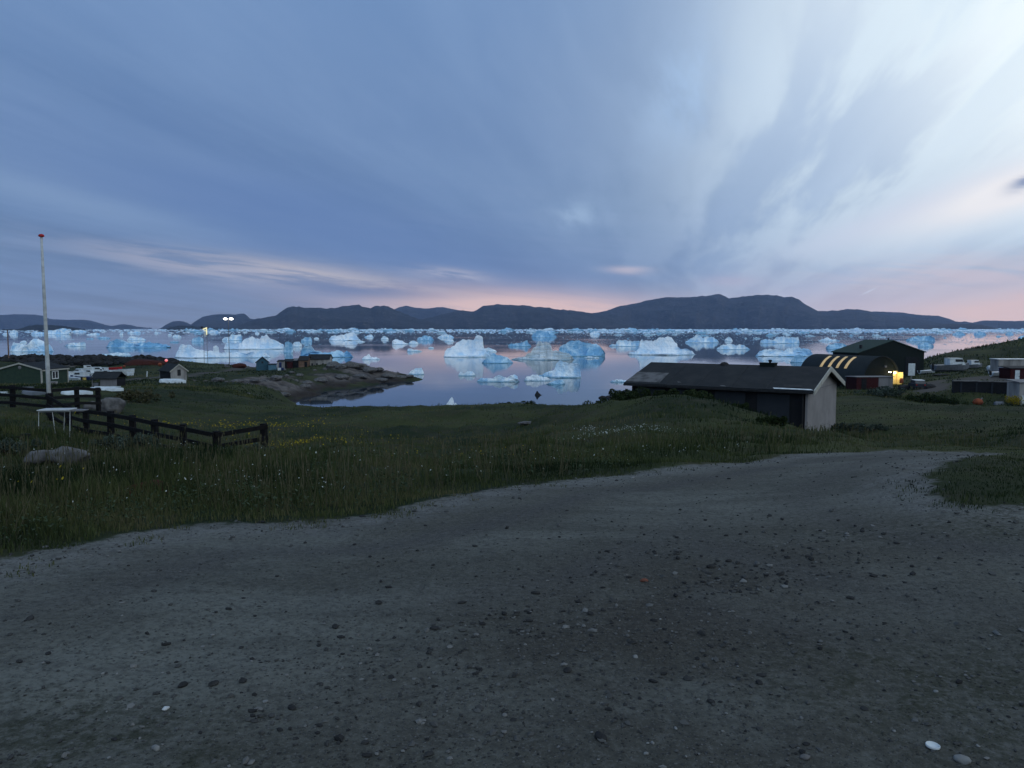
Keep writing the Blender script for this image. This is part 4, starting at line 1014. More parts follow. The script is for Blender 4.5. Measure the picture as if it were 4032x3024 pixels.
B(1404, [(2975, 1398), (2995, 1381), (3020, 1374), (3060, 1373), (3090, 1378), (3110, 1371), (3140, 1368), (3165, 1373), (3185, 1374), (3199, 1390)], 'long flat-backed iceberg just above the chimney of the dark house', 'ice')
B(1428, [(3112, 1418), (3125, 1402), (3145, 1394), (3162, 1397), (3170, 1418)], 'rounded iceberg between the chimney and the vaulted hall', 'ice_blue')
B(1352, [(2993, 1342), (3010, 1335), (3050, 1336), (3062, 1326), (3090, 1323), (3110, 1328), (3143, 1325), (3148, 1341)], 'ragged iceberg above the long flat-backed one, at the edge of the pack', 'ice')
B(1375, [(3253, 1370), (3265, 1357), (3290, 1350), (3320, 1351), (3340, 1364)], 'smooth bluish iceberg above the vaulted hall', 'ice_blue')
B(1343, [(3223, 1340), (3245, 1333), (3260, 1328), (3275, 1336), (3309, 1340)], 'low iceberg with a small peak above the smooth bluish one')
B(1343, [(2853, 1338), (2862, 1327), (2875, 1327), (2886, 1337)], 'small square iceberg above the leaf-shaped one')
B(1343, [(3567, 1336), (3590, 1329), (3630, 1322), (3665, 1321), (3683, 1332)], 'long dark blue iceberg beyond the ridge of the green hall', 'ice_blue')
B(1366, [(3612, 1361), (3630, 1352), (3660, 1350), (3678, 1359)], 'greenish floe right of the ridge of the green hall', 'ice_blue')
B(1319, [(3749, 1316), (3765, 1308), (3785, 1307), (3802, 1315)], 'blue shaded iceberg at the left of the pink water', 'ice_blue')
B(1319, [(3835, 1316), (3850, 1305), (3870, 1307), (3885, 1315)], 'blue shaded iceberg above the middle of the pink water', 'ice_blue')
B(1318, [(3958, 1315), (3970, 1307), (3982, 1308), (3992, 1315)], 'blue shaded iceberg near the right end of the pink water', 'ice_blue')
B(1334, [(4008, 1330), (4022, 1319), (4045, 1314), (4066, 1326)], 'iceberg cut by the right edge of the picture', 'ice_blue')
B(1331, [(3713, 1329), (3720, 1325), (3728, 1329)], 'tiny dark floe in the pink water close to the green hall', 'ice_blue')
B(1326, [(3922, 1324), (3932, 1320), (3944, 1324)], 'tiny dark floe alone in the right half of the pink water', 'ice_blue')

# the crowded pack far out: a few shapes, copied and scaled one by one
FLOES = []
for k in range(9):
    pr = [(-1, 0.04)]
    for q in range(6):
        pr.append((-0.85 + 1.7 * q / 5 + rng.uniform(-.08, .08), float(rng.uniform(0.25, 1.0) * (1 - 0.5 * abs(-0.85 + 1.7 * q / 5)))))
    pr.append((1, 0.04))
    FLOES.append(berg_mesh(pr, 1.1, 500 + k * 11, 34, 'ice_floe')); FLOES[-1].materials.append(M['ice'] if k % 3 else M['ice_blue'])
fr = random.Random(3); nf = 0
while nf < 215:
    u = fr.uniform(60, 4080)
    dens = 0.10 if u < 700 else 0.35 if u < 1300 else 0.42 if u < 2300 else 1.0 if u < 3500 else 0.7
    if fr.random() > dens: continue
    deep = 34 if 2350 < u < 3500 else 13
    v = 1300.5 + deep * fr.random() ** 2.1
    if u < 700: v = 1302 + 60 * fr.random() ** 2
    if u > 3700 and v > 1316: continue
    d = px_dir(u, v); Y = EYE * d[1] / -d[2]; x = d[0] / d[1] * Y
    w = fr.uniform(14, 66) * (1.0 if v < 1312 else 0.62); h = w * fr.uniform(0.18, 0.36) * (1.0 if w > 14 else 1.4); h = min(h, 14)
    o = bpy.data.objects.new('ice_floe', FLOES[fr.randrange(9)]); COL.objects.link(o)
    sx = w / 2 / FPX * Y; o.scale = (sx * fr.choice((-1, 1)), sx * 0.9, h / FPX * Y); o.location = (x, Y, 0)
    tag(o, 'small white floe in the crowded pack ice below the far mountains', 'ice floe', 'floes of the distant pack ice'); nf += 1


def build_brash():
    n = 8000; Vs = []; Fs = []; V0, F0 = ico(); k = 0
    while k < n:
        u = rng.uniform(-100, 4150); v = 1299 + 60 * rng.uniform(0, 1) ** 3
        if rng.uniform() > (0.3 if u < 1300 else 0.5 if u < 2300 else 1.0): continue
        d = px_dir(u, v); Y = EYE * d[1] / -d[2]; s = rng.uniform(0.7, 2.6) / FPX * Y * (1 if v > 1312 else 2.6)
        Vs.append(V0 * rng.uniform(0.7, 1.3, (12, 1)) * (s, s * 2.5, s * 0.45) + (d[0] / d[1] * Y, Y, 0)); Fs.append(F0 + 12 * k); k += 1
    tag(link('brash_ice', np_mesh('brash_ice', np.concatenate(Vs), np.concatenate(Fs)), M['ice']), 'scattered crumbs of ice on the water', kind='stuff')


build_brash()

# ------------------------------------------------------------------ the long dark house
def frame(o, ex, name_z=0.0):
    """turn an empty so that its x axis lies along ex"""
    o.rotation_euler = (0, 0, math.atan2(ex[1], ex[0])); return o


def gable_house(L, W, zb, ze, zr, ov_e, ov_g, th=0.12):
    """house box along x (0..L), y (0..W): returns wall, gable, roof vertex builders"""
    walls = [MB().box((L / 2, y + (0.06 if y == 0 else -0.06), (zb + ze) / 2), (L - 0.24, 0.12, ze - zb)) for y in (0.0, W)]   # butt between the gables
    def gable(x):
        g_ = MB(); poly = [(x, 0, zb), (x, W, zb), (x, W, ze), (x, W / 2, zr), (x, 0, ze)]
        g_.prism(poly, (-0.06, 0, 0), (0.06, 0, 0)); return g_
    sl = (zr - ze) / (W / 2)
    def roof_side(sg):
        y0 = -ov_e if sg < 0 else W + ov_e; z0 = ze - sl * ov_e
        a = [(-ov_g, y0, z0 + 0.02), (-ov_g, W / 2, zr + 0.02), (-ov_g, W / 2, zr + 0.02 + th), (-ov_g, y0, z0 + 0.02 + th)]
        r = MB(); r.prism(a, (0, 0, 0), (L + 2 * ov_g, 0, 0)); return r
    return walls, gable, roof_side, sl


def long_house():
    N = at(3177, 1539, 40)                      # near corner under the eave
    ex = (-.83, .56); L, W = 9.9, 7.1
    zg = 8.3; ze = N.z - zg; zr = at(3257, 1447, 42.9).z - zg - 0.1
    t = frame(empty('long_house', (N.x, N.y, zg)), ex)
    tag(t, 'long low dark house with felt roof and pale end wall below the road', 'house')
    # x runs along the long wall away to the left, y towards the sea (mirrored), so build with y reversed
    s = -1
    def fl(mb): mb.v = [(x, s * y, z) for x, y, z in mb.v]; mb.f = [f[::-1] for f in mb.f]; return mb
    walls, gable, roof_side, sl = gable_house(L, W, -0.4, ze, zr, 0.38, 0.42)
    for wl_ in walls: fl(wl_).build('long_wall', M['dark_wood'], t)
    fl(gable(0.0)).build('end_wall', M['render'], t)['label'] = 'pale rendered end wall'
    fl(gable(L)).build('end_wall', M['dark_wood'], t)
    r = MB(); a = roof_side(-1); b = roof_side(1); r.addvf(a.v, a.f); r.addvf(b.v, b.f); rf = fl(r).build('roof', M['felt'], t)
    for k in range(4):                          # pale grey panels between dark posts
        x0 = 0.85 + k * 2.35
        p = MB(); p.box((x0 + 0.85, -0.025, ze - 1.0), (1.7, 0.05, 1.5)); fl(p).build('wall_panel', M['panel'], t)
    for sg in (-1, 1):
        y0 = -0.38 if sg < 0 else W + 0.38; z0 = ze - sl * 0.38
        p = MB(); p.prism([(-0.42, y0, z0 - 0.10), (-0.42, W / 2, zr - 0.10), (-0.42, W / 2, zr + 0.17), (-0.42, y0, z0 + 0.17)], (-0.05, 0, 0), (-0.003, 0, 0))
        fl(p).build('barge_board', M['cream'], t)
    p = MB(); p.box((L / 2, -0.43, ze - sl * 0.38 + 0.03), (L + 0.8, 0.09, 0.10)); fl(p).build('gutter', M['black'], t)
    # chimney with a cowl, on the ridge
    cx = 3.0
    p = MB(); p.box((cx, W / 2, zr + 0.10), (0.85, 0.6, 0.30)); p.box((cx, W / 2, zr + 0.27), (0.92, 0.66, 0.04)); ch = fl(p).build('chimney', M['green_hall'], rf)
    p = MB(); p.lathe([(0.06, 0.28), (0.06, 0.34), (0.11, 0.36), (0.11, 0.44), (0.05, 0.47)], (cx - 0.1, -W / 2, zr), 10); p.build('chimney_cowl', M['black'], rf, True)
    p = MB(); p.lathe([(0.30, 0.02), (0.28, 0.14), (0.16, 0.24), (0.02, 0.27)], (5.6, -W / 2, zr), 10); p.build('roof_vent', M['stone_dark'], rf, True)
    # weathered bare patch and scraps of flashing on the slope towards us
    def on_roof(x0, x1, q0, q1, name, mt):
        zf = lambda q: ze - sl * 0.38 + (zr - ze + sl * 0.38) * q + 0.146; yf = lambda q: -0.38 + (W / 2 + 0.38) * q
        p = MB(); p.addvf([(x0, yf(q0), zf(q0)), (x1, yf(q0), zf(q0)), (x1 + 0.1, yf(q1), zf(q1)), (x0 + 0.15, yf(q1), zf(q1))], [(0, 1, 2, 3)])
        p2 = MB(); p2.prism(p.v, (0, 0, 0), (0, 0, 0.012)); fl(p2).build(name, M[mt], rf)
    on_roof(L - 1.75, L + 0.34, 0.06, 0.5, 'bare_patch', 'felt_pale')
    on_roof(-0.38, 1.6, 0.02, 0.055, 'flashing', 'white_paint')
    on_roof(0.2, 1.2, 0.10, 0.2, 'repair_patch', 'black')
    on_roof(4.2, 4.5, 0.03, 0.06, 'felt_tear', 'felt_pale'); on_roof(6.9, 7.1, 0.1, 0.14, 'felt_tear', 'felt_pale')
    for sx_ in (2.0, 3.9, 5.8, 7.7): on_roof(sx_, sx_ + 0.05, 0.0, 0.99, 'felt_seam', 'felt_seam')
    p = MB(); p.box((-0.075, W / 2, ze - 0.02), (0.02, W - 0.1, 0.035)); fl(p).build('wall_joint', M['grey_sheet'], t)
    p = MB(); p.box((L / 2, -0.03, -0.05), (L - 0.3, 0.06, 0.5)); fl(p).build('foundation', M['stone_dark'], t)
    p = MB(); p.tube([(0.15, -0.16, ze - 0.15), (0.15, -0.16, 0)], 0.045, 6); fl(p).build('downpipe', M['black'], t)


long_house()


# ------------------------------------------------------------------ the vaulted hall and the green hall
def vault_hall():
    ex = Vector((.9, .43, 0)); ey = Vector((-.43, .9, 0))
    c = at(3475, 1403, 143); zb = 4.3; H = c.z - zb; rad = 5.0; L = 15.5
    t = empty('vaulted_hall', (c.x, c.y, zb), math.atan2(ex.y, ex.x))
    tag(t, 'dark round-vaulted hall with four lit skylight strips', 'hall')
    arc = [(rad * math.cos(a), 0, max(H - rad, -0.0) + (H if H < rad else rad) * math.sin(a)) for a in [math.pi * k / 22 for k in range(23)]]
    sh = MB(); n = len(arc); vs = [(x, 0, z) for x, _, z in arc] + [(x, L, z) for x, _, z in arc]
    inn = [(x * 0.985, 0, z - 0.08) for x, _, z in arc] + [(x * 0.985, L, z - 0.08) for x, _, z in arc]
    sh.addvf(vs + inn, [(i, i + 1, n + i + 1, n + i) for i in range(n - 1)] + [(2 * n + i, 3 * n + i, 3 * n + i + 1, 2 * n + i + 1) for i in range(n - 1)] + [(i, 2 * n + i, 2 * n + i + 1, i + 1) for i in range(n - 1)])
    sh.build('vault', M['vault'], t, True)
    tr = MB(); tr.tube([(x * 1.005, 0.0, z + 0.02) for x, _, z in arc], 0.05, 6); tr.build('edge_trim', M['vault'], t)
    f = MB(); f.prism([(x * 0.98, 0, z - 0.1) for x, _, z in arc] + [], (0, 0.3, 0), (0, 0.4, 0)); f.build('front_wall', M['green_hall'], t)
    f = MB(); f.prism([(x * 0.98, 0, z - 0.1) for x, _, z in arc], (0, L - 0.4, 0), (0, L - 0.3, 0)); f.build('back_wall', M['green_hall'], t)
    for k in range(4):                                   # skylights let into the slope towards us
        y0 = 4.3 + k * 1.95; p = MB(); a0, a1 = math.pi - 0.55, math.pi - 1.22; m = 9; vs = []
        for i in range(m):
            a = a0 + (a1 - a0) * i / (m - 1)
            for yy in (y0, y0 + 0.62):
                for rr in (1.004, 1.014): vs.append((rad * rr * math.cos(a), yy, (H - rad if H > rad else 0) + (min(H, rad)) * rr * math.sin(a)))
        fs = []
        for i in range(m - 1):
            b = i * 4; fs += [(b + 1, b + 3, b + 7, b + 5), (b, b + 4, b + 6, b + 2), (b, b + 1, b + 5, b + 4), (b + 2, b + 6, b + 7, b + 3)]
        fs += [(0, 2, 3, 1), (m * 4 - 4, m * 4 - 3, m * 4 - 1, m * 4 - 2)]
        p.addvf(vs, fs); p.build('skylight', M['sky_strip'], t)
    # entrance on the right of the front: a lit yellow door in a pale surround
    p = MB(); p.box((3.9, 0.2, 1.25), (1.15, 0.10, 2.5)); d = p.build('door', M['door_lit'], t)
    p = MB(); p.box((4.35, 0.11, 1.2), (0.08, 0.08, 0.5)); p.build('handle', M['black'], d)
    p = MB(); p.box((4.25, -0.55, 1.15), (0.12, 1.3, 2.3)); p.build('porch_screen', M['door_lit'], t)
    p = MB(); p.box((5.4, 0.2, 1.1), (1.4, 0.1, 2.2)); p.build('side_panel', M['grey_sheet'], t)
    p = MB(); p.box((2.2, 0.05, 2.32), (0.12, 0.5, 0.08)); p.lathe([(0.02, 0.0), (0.16, 0.04), (0.20, 0.16), (0.12, 0.28), (0.02, 0.30)], (2.9, -0.45, 2.05), 10)
    p.build('wall_lamp', M['lamp_warm'], t, True)
    p = MB(); p.box((1.0, 0.1, 3.4), (0.5, 0.25, 0.35)); p.build('floodlight', M['grey_sheet'], t)
    l = bpy.data.lights.new('wall_lamp_light', 'POINT'); l.energy = 120; l.color = (1.0, 0.74, 0.36); l.shadow_soft_size = 0.2
    lo = bpy.data.objects.new('wall_lamp_light', l); COL.objects.link(lo); lo.parent = t; lo.location = (2.95, -0.95, 2.1)
    ob = MB().lathe([(0.30, 0.0), (0.32, 0.05), (0.34, 0.4), (0.34, 0.55), (0.31, 0.85), (0.28, 0.88)], (0, 0, 0), 14).build('barrel', M['orange'], None, True)
    q = t.matrix_basis @ Vector((3.45, -1.5, 0)); q = Vector((t.location.x, t.location.y, 0)) + ex * 3.45 - ey * 1.5
    ob.location = (q.x, q.y, 4.62); tag(ob, 'orange barrel standing by the lit yellow door', 'barrel')


vault_hall()


def green_hall():
    A = at(3380, 1390, 180); ex = Vector((.95, .307, 0)); ey = Vector((-.307, .95, 0)); W, L = 19.6, 8.5
    zb = 3.2; ze = A.z - zb; pk = at(3520, 1342, 183).z - zb
    t = empty('green_hall', (A.x, A.y, zb), math.atan2(ex.y, ex.x))
    tag(t, 'tall dark green hall with a wide gable behind the vaulted hall', 'hall')
    for y in (0.1, L - 0.1):
        p = MB(); p.prism([(0, y, 0), (W, y, 0), (W, y, ze), (W / 2, y, pk), (0, y, ze)], (0, -0.1, 0), (0, 0.1, 0)); p.build('gable_wall', M['green_hall'], t)
    for xw in (0.1, W - 0.1): MB().box((xw, L / 2, ze / 2), (0.2, L - 0.45, ze)).build('side_wall', M['green_hall'], t)
    sl = (pk - ze) / (W / 2); rf = MB()
    for sg in (0, 1):
        x0 = -0.4 if sg == 0 else W + 0.4; z0 = ze - 0.4 * sl
        rf.prism([(x0, -0.3, z0 + 0.03), (W / 2, -0.3, pk + 0.03), (W / 2, -0.3, pk + 0.2), (x0, -0.3, z0 + 0.2)], (0, 0, 0), (0, L + 0.6, 0))
    r = rf.build('roof', M['green_roof'], t)
    p = MB(); p.box((W / 2 + 0.2, 1.5, pk + 0.35), (0.25, 0.25, 0.6)); p.build('vent_pipe', M['black'], r)
    p = MB(); p.tube([(2.9, 2.5, ze + 2.9 * sl + 0.15), (2.9, 2.5, ze + 2.9 * sl + 1.0)], 0.35, 8); p.build('vent_pipe', M['black'], r)
    p = MB(); p.box((W - 3.6, -0.06, 2.6), (4.2, 0.12, 4.2)); p.build('gate', M['dark_wood'], t)


green_hall()


def flat_shed(name, label, cat, u0, u1, vt, vb, Y, depth, mat, roofmat='felt', yaw=0.0, door=None, slope=0.12, split=None, ov=0.15):
    """flat-roofed shed whose front spans photograph columns u0..u1; parts: wall, roof, door"""
    a = at(u0, vb, Y); b = at(u1, vb, Y); zt = at(u0, vt, Y).z; W = b.x - a.x; H = zt - a.z
    t = empty(name, (a.x, a.y, a.z), yaw); tag(t, label, cat)
    w = MB()
    if split:
        w.box((W * split / 2, depth / 2, H / 2 - 0.2), (W * split, depth, H + 0.4)); w.build('wall', M[mat], t)
        w = MB(); w.box((W * (1 + split) / 2, depth / 2, H / 2 - 0.23), (W * (1 - split) - 0.01, depth - 0.1, H + 0.34)); w.build('wall', M['grey_sheet'], t)['label'] = 'grey sheet right half'
    else:
        w.box((W / 2, depth / 2, H / 2 - 0.2), (W, depth, H + 0.4)); w.build('wall', M[mat], t)
    r = MB(); r.prism([(-ov, -ov, H + 0.01), (W + ov, -ov, H + 0.01), (W + ov, depth + ov, H + 0.01 + slope), (-ov, depth + ov, H + 0.01 + slope)], (0, 0, 0), (0, 0, 0.12)); r.build('roof', M[roofmat], t)
    if door:
        d = MB(); d.box((W * door[0], -0.03, H * 0.45), (W * door[1], 0.06, H * 0.9)); dd = d.build('door', M[door[2]], t)
        h = MB(); h.box((W * (door[0] + door[1] * 0.35), -0.09, H * 0.45), (0.05, 0.06, 0.16)); h.build('handle', M['black'], dd)
    return t


flat_shed('low_shed', 'low flat shed, dark red left half and grey right half, before the vaulted hall', 'shed', 3372, 3524, 1486, 1534, 124, 3.2, 'red_boards', 'grey_sheet', 0.1, (0.2, 0.14, 'dark_wood'), -0.1, split=0.6)


def simple_gable(name, label, cat, c, yaw, W, L, zb, ze, zr, wall, roofm, trim=None, gmat=None, ovg=0.2, ove=0.25, extra=None):
    """gable front faces -y of its own frame; c is the middle of the foot of the front"""
    t = empty(name, (c[0], c[1], zb), yaw); tag(t, label, cat)
    H = ze - zb; P = zr - zb
    for sx in (-1, 1): MB().box((sx * (W / 2 - 0.06), L / 2, H / 2 - 0.2), (0.12, L - 0.26, H + 0.4)).build('side_wall', M[wall], t)
    for y in (0.06, L - 0.06):
        p = MB(); p.prism([(-W / 2, y, -0.4), (W / 2, y, -0.4), (W / 2, y, H), (0, y, P), (-W / 2, y, H)], (0, -0.06, 0), (0, 0.06, 0)); p.build('gable_wall', M[gmat or wall], t)
    sl = (P - H) / (W / 2); p = MB()
    for sx in (-1, 1):
        x0 = sx * (W / 2 + ove); z0 = H - ove * sl
        p.prism([(x0, -ovg, z0 + 0.02), (0, -ovg, P + 0.02), (0, -ovg, P + 0.14), (x0, -ovg, z0 + 0.14)], (0, 0, 0), (0, L + 2 * ovg, 0))
    rf = p.build('roof', M[roofm], t)
    if trim:
        for sx in (-1, 1):
            x0 = sx * (W / 2 + ove); z0 = H - ove * sl; p = MB()
            p.prism([(x0, -ovg, z0 - 0.08), (0, -ovg, P - 0.08), (0, -ovg, P + 0.17), (x0, -ovg, z0 + 0.17)], (0, -0.05, 0), (0, -0.003, 0)); p.build('barge_board', M[trim], t)
    return t, H, P, rf


# green house at the left edge
def green_house():
    c = at(77, 1510, 128)
    R_ = at(155, 1455, 128); zb = 5.0; ze = R_.z; zr = at(85, 1432, 128).z
    W = (155 - 8) / FPX * 128
    t, H, P, rf = simple_gable('green_house', 'dark green boarded house with pale trim and white window, left edge', 'house', (c.x + 0.2, 128.0), R(-6), W * 1.22, 6.4, zb, ze, zr, 'green_house', 'felt', 'cream')
    W = W * 1.22
    p = MB(); p.box((W / 2 + 0.03, -0.03, H / 2), (0.2, 0.2, H)); p.build('corner_board', M['cream'], t)
    p = MB(); p.box((W / 2 + 0.02, 6.42, H / 2), (0.16, 0.2, H)); p.build('corner_board', M['cream'], t)
    p = MB(); p.box((W / 2 + 0.285, 3.2, H - 0.16), (0.06, 6.6, 0.22)); p.build('eave_board', M['cream'], t)
    w = MB(); y0, y1, z0, z1 = 2.4, 4.0, H - 1.75, H - 0.35
    for a, b, cc, d in ((y0, y0 + .15, z0, z1), (y1 - .15, y1, z0, z1), (y0, y1, z0, z0 + .15), (y0, y1, z1 - .15, z1), ((y0 + y1) / 2 - .06, (y0 + y1) / 2 + .06, z0, z1)):
        w.box((W / 2 + 0.05, (a + b) / 2, (cc + d) / 2), (0.10 if b - a < 1 else 0.096, b - a, d - cc))
    fr_ = w.build('window', M['white_paint'], t)
    p = MB(); p.box((W / 2 + 0.018, (y0 + y1) / 2, (z0 + z1) / 2), (0.03, y1 - y0 - 0.2, z1 - z0 - 0.2)); p.build('pane', M['dark_glass'], fr_)
    p = MB(); p.lathe([(0.02, 0), (0.28, 0.02), (0.30, 0.06), (0.02, 0.08)], (0, 0, 0), 12); o = p.build('gable_vent', M['grey_sheet'], t); o.location = (0, -0.02, H + 0.35); o.rotation_euler = (R(90), 0, 0)


green_house()

# white gabled hut in the lawn
c = at(705, 1503, 145)
t, H, P, rf = simple_gable('white_hut', 'small white hut with steep dark roof and black window on the lawn', 'hut', (c.x, 145.0), R(46), 3.0, 5.2, c.z - 0.1, at(705, 1460, 145).z, at(704, 1436, 145).z, 'dark_wood', 'felt', 'cream', 'grey_white')
p = MB(); p.box((0.05, -0.02, H - 0.35), (0.62, 0.05, 1.15)); fw = p.build('window', M['dark_glass'], t)


def upturned_boat(name, label, u0, u1, vb, Y, h, mat, yaw=0.0, w=None, cat='boat'):
    """hull lying keel up: pointed bow, flat stern, low keel; parts: hull, keel"""
    a = at(u0, vb, Y); b = at(u1, vb, Y); L = (b.x - a.x) / max(math.cos(yaw), 0.5); w = w or L * 0.36
    t = empty(name, ((a.x + b.x) / 2, Y, hz((a.x + b.x) / 2, Y)), yaw); tag(t, label, cat)
    p = MB(); m = 15; vs = []; k = 9
    for i in range(m):
        q = i / (m - 1); ww = w / 2 * (1 - max(0, (q - 0.45) / 0.55) ** 2.2) * (0.86 + 0.14 * min(1, q * 4)); hh = h * (0.9 - 0.25 * max(0, (q - 0.6) / 0.4) ** 2)
        for j in range(k):
            a_ = math.pi * j / (k - 1); vs.append((-L / 2 + L * q, -ww * math.cos(a_), hh * math.sin(a_) ** 0.7 - 0.03))
    fs = [(i * k + j, (i + 1) * k + j, (i + 1) * k + j + 1, i * k + j + 1) for i in range(m - 1) for j in range(k - 1)] + [tuple(range(k))]
    p.addvf(vs, fs); hl = p.build('hull', M[mat], t, True)
    p = MB(); p.box((0, 0, h * 0.9), (L * 0.82, 0.05, 0.07)); p.build('keel', M[mat], t)
    return t


upturned_boat('upturned_boat', 'long white upturned boat in front of the small white hut', 632, 734, 1505, 139, 0.85, 'hull_white', -0.05)
upturned_boat('upturned_boat', 'white upturned boat in front of the small open shed', 362, 486, 1540, 72, 0.42, 'hull_white', 0.04)
upturned_boat('upturned_boat', 'narrow white upturned boat behind the far rail of the fence', 252, 360, 1558, 63, 0.36, 'hull_white', 0.22)
upturned_boat('upturned_boat', 'grey upturned boat behind the rails left of the flagpole', 92, 184, 1560, 62, 0.42, 'hull_grey', -0.1)
upturned_boat('upturned_boat', 'yellowish white upturned boat at the left end of the fence', -60, 36, 1556, 64, 0.35, 'hull_white', 0.1)
upturned_boat('upturned_boat', 'small grey dinghy below the gable of the green house', 92, 130, 1537, 88, 0.5, 'hull_grey', 0.6)

# small open shed between the boats
def open_shed():
    a = at(362, 1522, 105); Y = 105; sc = Y / FPX; zb = a.z - 0.1; W = 96 * sc; H = 32 * sc; D = 2.6
    t = empty('open_shed', (a.x, Y, zb), 0.05); tag(t, 'small shed with dark roof, pale wall and open left bay', 'shed')
    p = MB(); p.box((W * 0.66, 0.05, H / 2), (W * 0.66, 0.1, H)); p.build('front_wall', M['grey_sheet'], t)
    p = MB(); p.box((W / 2, D, H / 2), (W, 0.1, H)); p.build('back_wall', M['dark_wood'], t)
    p = MB(); p.box((W * 0.975, D / 2 + 0.02, H / 2), (0.1, D - 0.2, H)); p.build('side_wall', M['dark_wood'], t)
    p = MB(); p.box((0.06, 0.05, H / 2 + 0.2), (0.1, 0.1, H + 0.4)); p.build('post', M['grey_sheet'], t)
    p = MB(); p.box((W * 0.13, 0.3, 0.3), (W * 0.2, 0.3, 0.6)); p.build('shelf', M['hull_grey'], t)
    p = MB(); zr = H + 0.85; p.prism([(-0.15, -0.3, H + 0.02), (-0.15, D / 2, zr), (-0.15, D + 0.3, H + 0.02), (-0.15, D + 0.3, H + 0.12), (-0.15, D / 2, zr + 0.12), (-0.15, -0.3, H + 0.12)], (0, 0, 0), (W + 0.3, 0, 0)); p.build('roof', M['felt'], t)


open_shed()

# houses on the rocky point
def shore_houses():
    Y = 210; s = Y / FPX
    c = at(1034, 1459, Y); zb = c.z - 0.3
    t, H, P, rf = simple_gable('teal_shed', 'teal boarded shed with black roof at the left of the shore houses', 'shed', (c.x, Y), R(18), 3.3, 4.8, zb, at(1034, 1428, Y).z, at(1034, 1408, Y).z, 'teal', 'felt')
    p = MB(); p.box((0, -0.03, 2.55), (0.5, 0.05, 0.5)); p.build('window', M['dark_glass'], t)
    p = MB(); p.box((1.3, 2.2, P - 0.18), (0.9, 0.9, 0.05), 0, 0, R(38)); p.build('roof_patch', M['grey_sheet'], rf)
    flat_shed('pale_blue_annex', 'pale blue flat annex against the teal shed', 'shed', 1057, 1086, 1436, 1458, 209, 2.0, 'blue_pale', 'felt', 0.2, None, 0.1)
    flat_shed('white_red_shed', 'narrow white shed front with things piled at its door', 'shed', 1092, 1116, 1424, 1452, 212, 3, 'grey_white', 'felt', 0.1, (0.5, 0.4, 'hull_blue'), 0.3)
    flat_shed('red_shed', 'low dark red shed between the white front and the brown house', 'shed', 1117, 1148, 1424, 1452, 214, 3, 'red_boards', 'felt', 0.1, (0.3, 0.3, 'dark_wood'), 0.5)
    flat_shed('dark_shed', 'black shed squeezed beside the brown-fronted house', 'shed', 1150, 1174, 1420, 1452, 216, 4, 'dark_wood', 'grey_sheet', 0.1, None, 0.4)
    # brown-fronted house with long weathered wing
    for nm, lab, u0, u1, ve, vr, vb, wall, Yh, dr in (('brown_house', 'brown boarded house with grey roof on the rocky point', 1176, 1212, 1419, 1405, 1452, 'brown_boards', 216, True), ('white_house', 'weathered white house with black roof at the right of the shore houses', 1213, 1296, 1415, 1398, 1450, 'grey_white', 219, False)):
        a = at(u0, vb, Yh); b = at(u1, vb, Yh); zb = a.z - 0.4; W = b.x - a.x; H = at(u0, ve, Yh).z - zb; Pk = at(u0, vr, Yh).z - zb; D = 5.0
        t = empty(nm, (a.x, Yh, zb), 0.06); tag(t, lab, 'house')
        for yw in (0.06, D - 0.06): MB().box((W / 2, yw, H / 2 - 0.3), (W, 0.12, H + 0.6)).build('long_wall', M[wall], t)
        for x in (0.06, W - 0.06):
            p = MB(); p.prism([(x, 0.13, -0.6), (x, D - 0.13, -0.6), (x, D - 0.13, H), (x, D / 2, Pk), (x, 0.13, H)], (-0.055, 0, 0), (0.055, 0, 0)); p.build('end_wall', M[wall], t)
        p = MB(); p.prism([(-0.2, -0.3, H - 0.05), (-0.2, D / 2, Pk + 0.03), (-0.2, D + 0.3, H - 0.05), (-0.2, D + 0.3, H + 0.09), (-0.2, D / 2, Pk + 0.17), (-0.2, -0.3, H + 0.09)], (0, 0, 0), (W + 0.4, 0, 0)); p.build('roof', M['felt'] if not dr else M['stone_dark'], t)
        if dr:
            p = MB(); p.box((W * 0.78, -0.03, H * 0.42), (W * 0.3, 0.05, H * 0.84)); p.build('door', M['dark_wood'], t)
        else:
            for q in (0.2, 0.42, 0.7):
                p = MB(); p.box((W * q, -0.03, H * 0.5), (0.5, 0.05, 0.7)); p.build('window', M['panel'], t)
    for (u, v, Yb, w, mt, lab) in ((1112, 1452, 208, 0.7, 'hull_blue', 'blue crate in front of the narrow white shed'), (1100, 1455, 207, 0.8, 'hull_white', 'white tub in front of the narrow white shed'), (1122, 1455, 207, 0.5, 'grey_sheet', 'small grey box beside the white tub')):
        q = at(u, v, Yb); z = hz(q.x, Yb)
        o = MB().box((0, 0, w * 0.4), (w, w * 0.7, w * 0.8)).box((0, 0, w * 0.83), (w * 1.06, w * 0.76, w * 0.07)).build('crate', M[mt], None, bevel=0.03); o.location = (q.x, Yb, z); tag(o, lab, 'crate')


shore_houses()

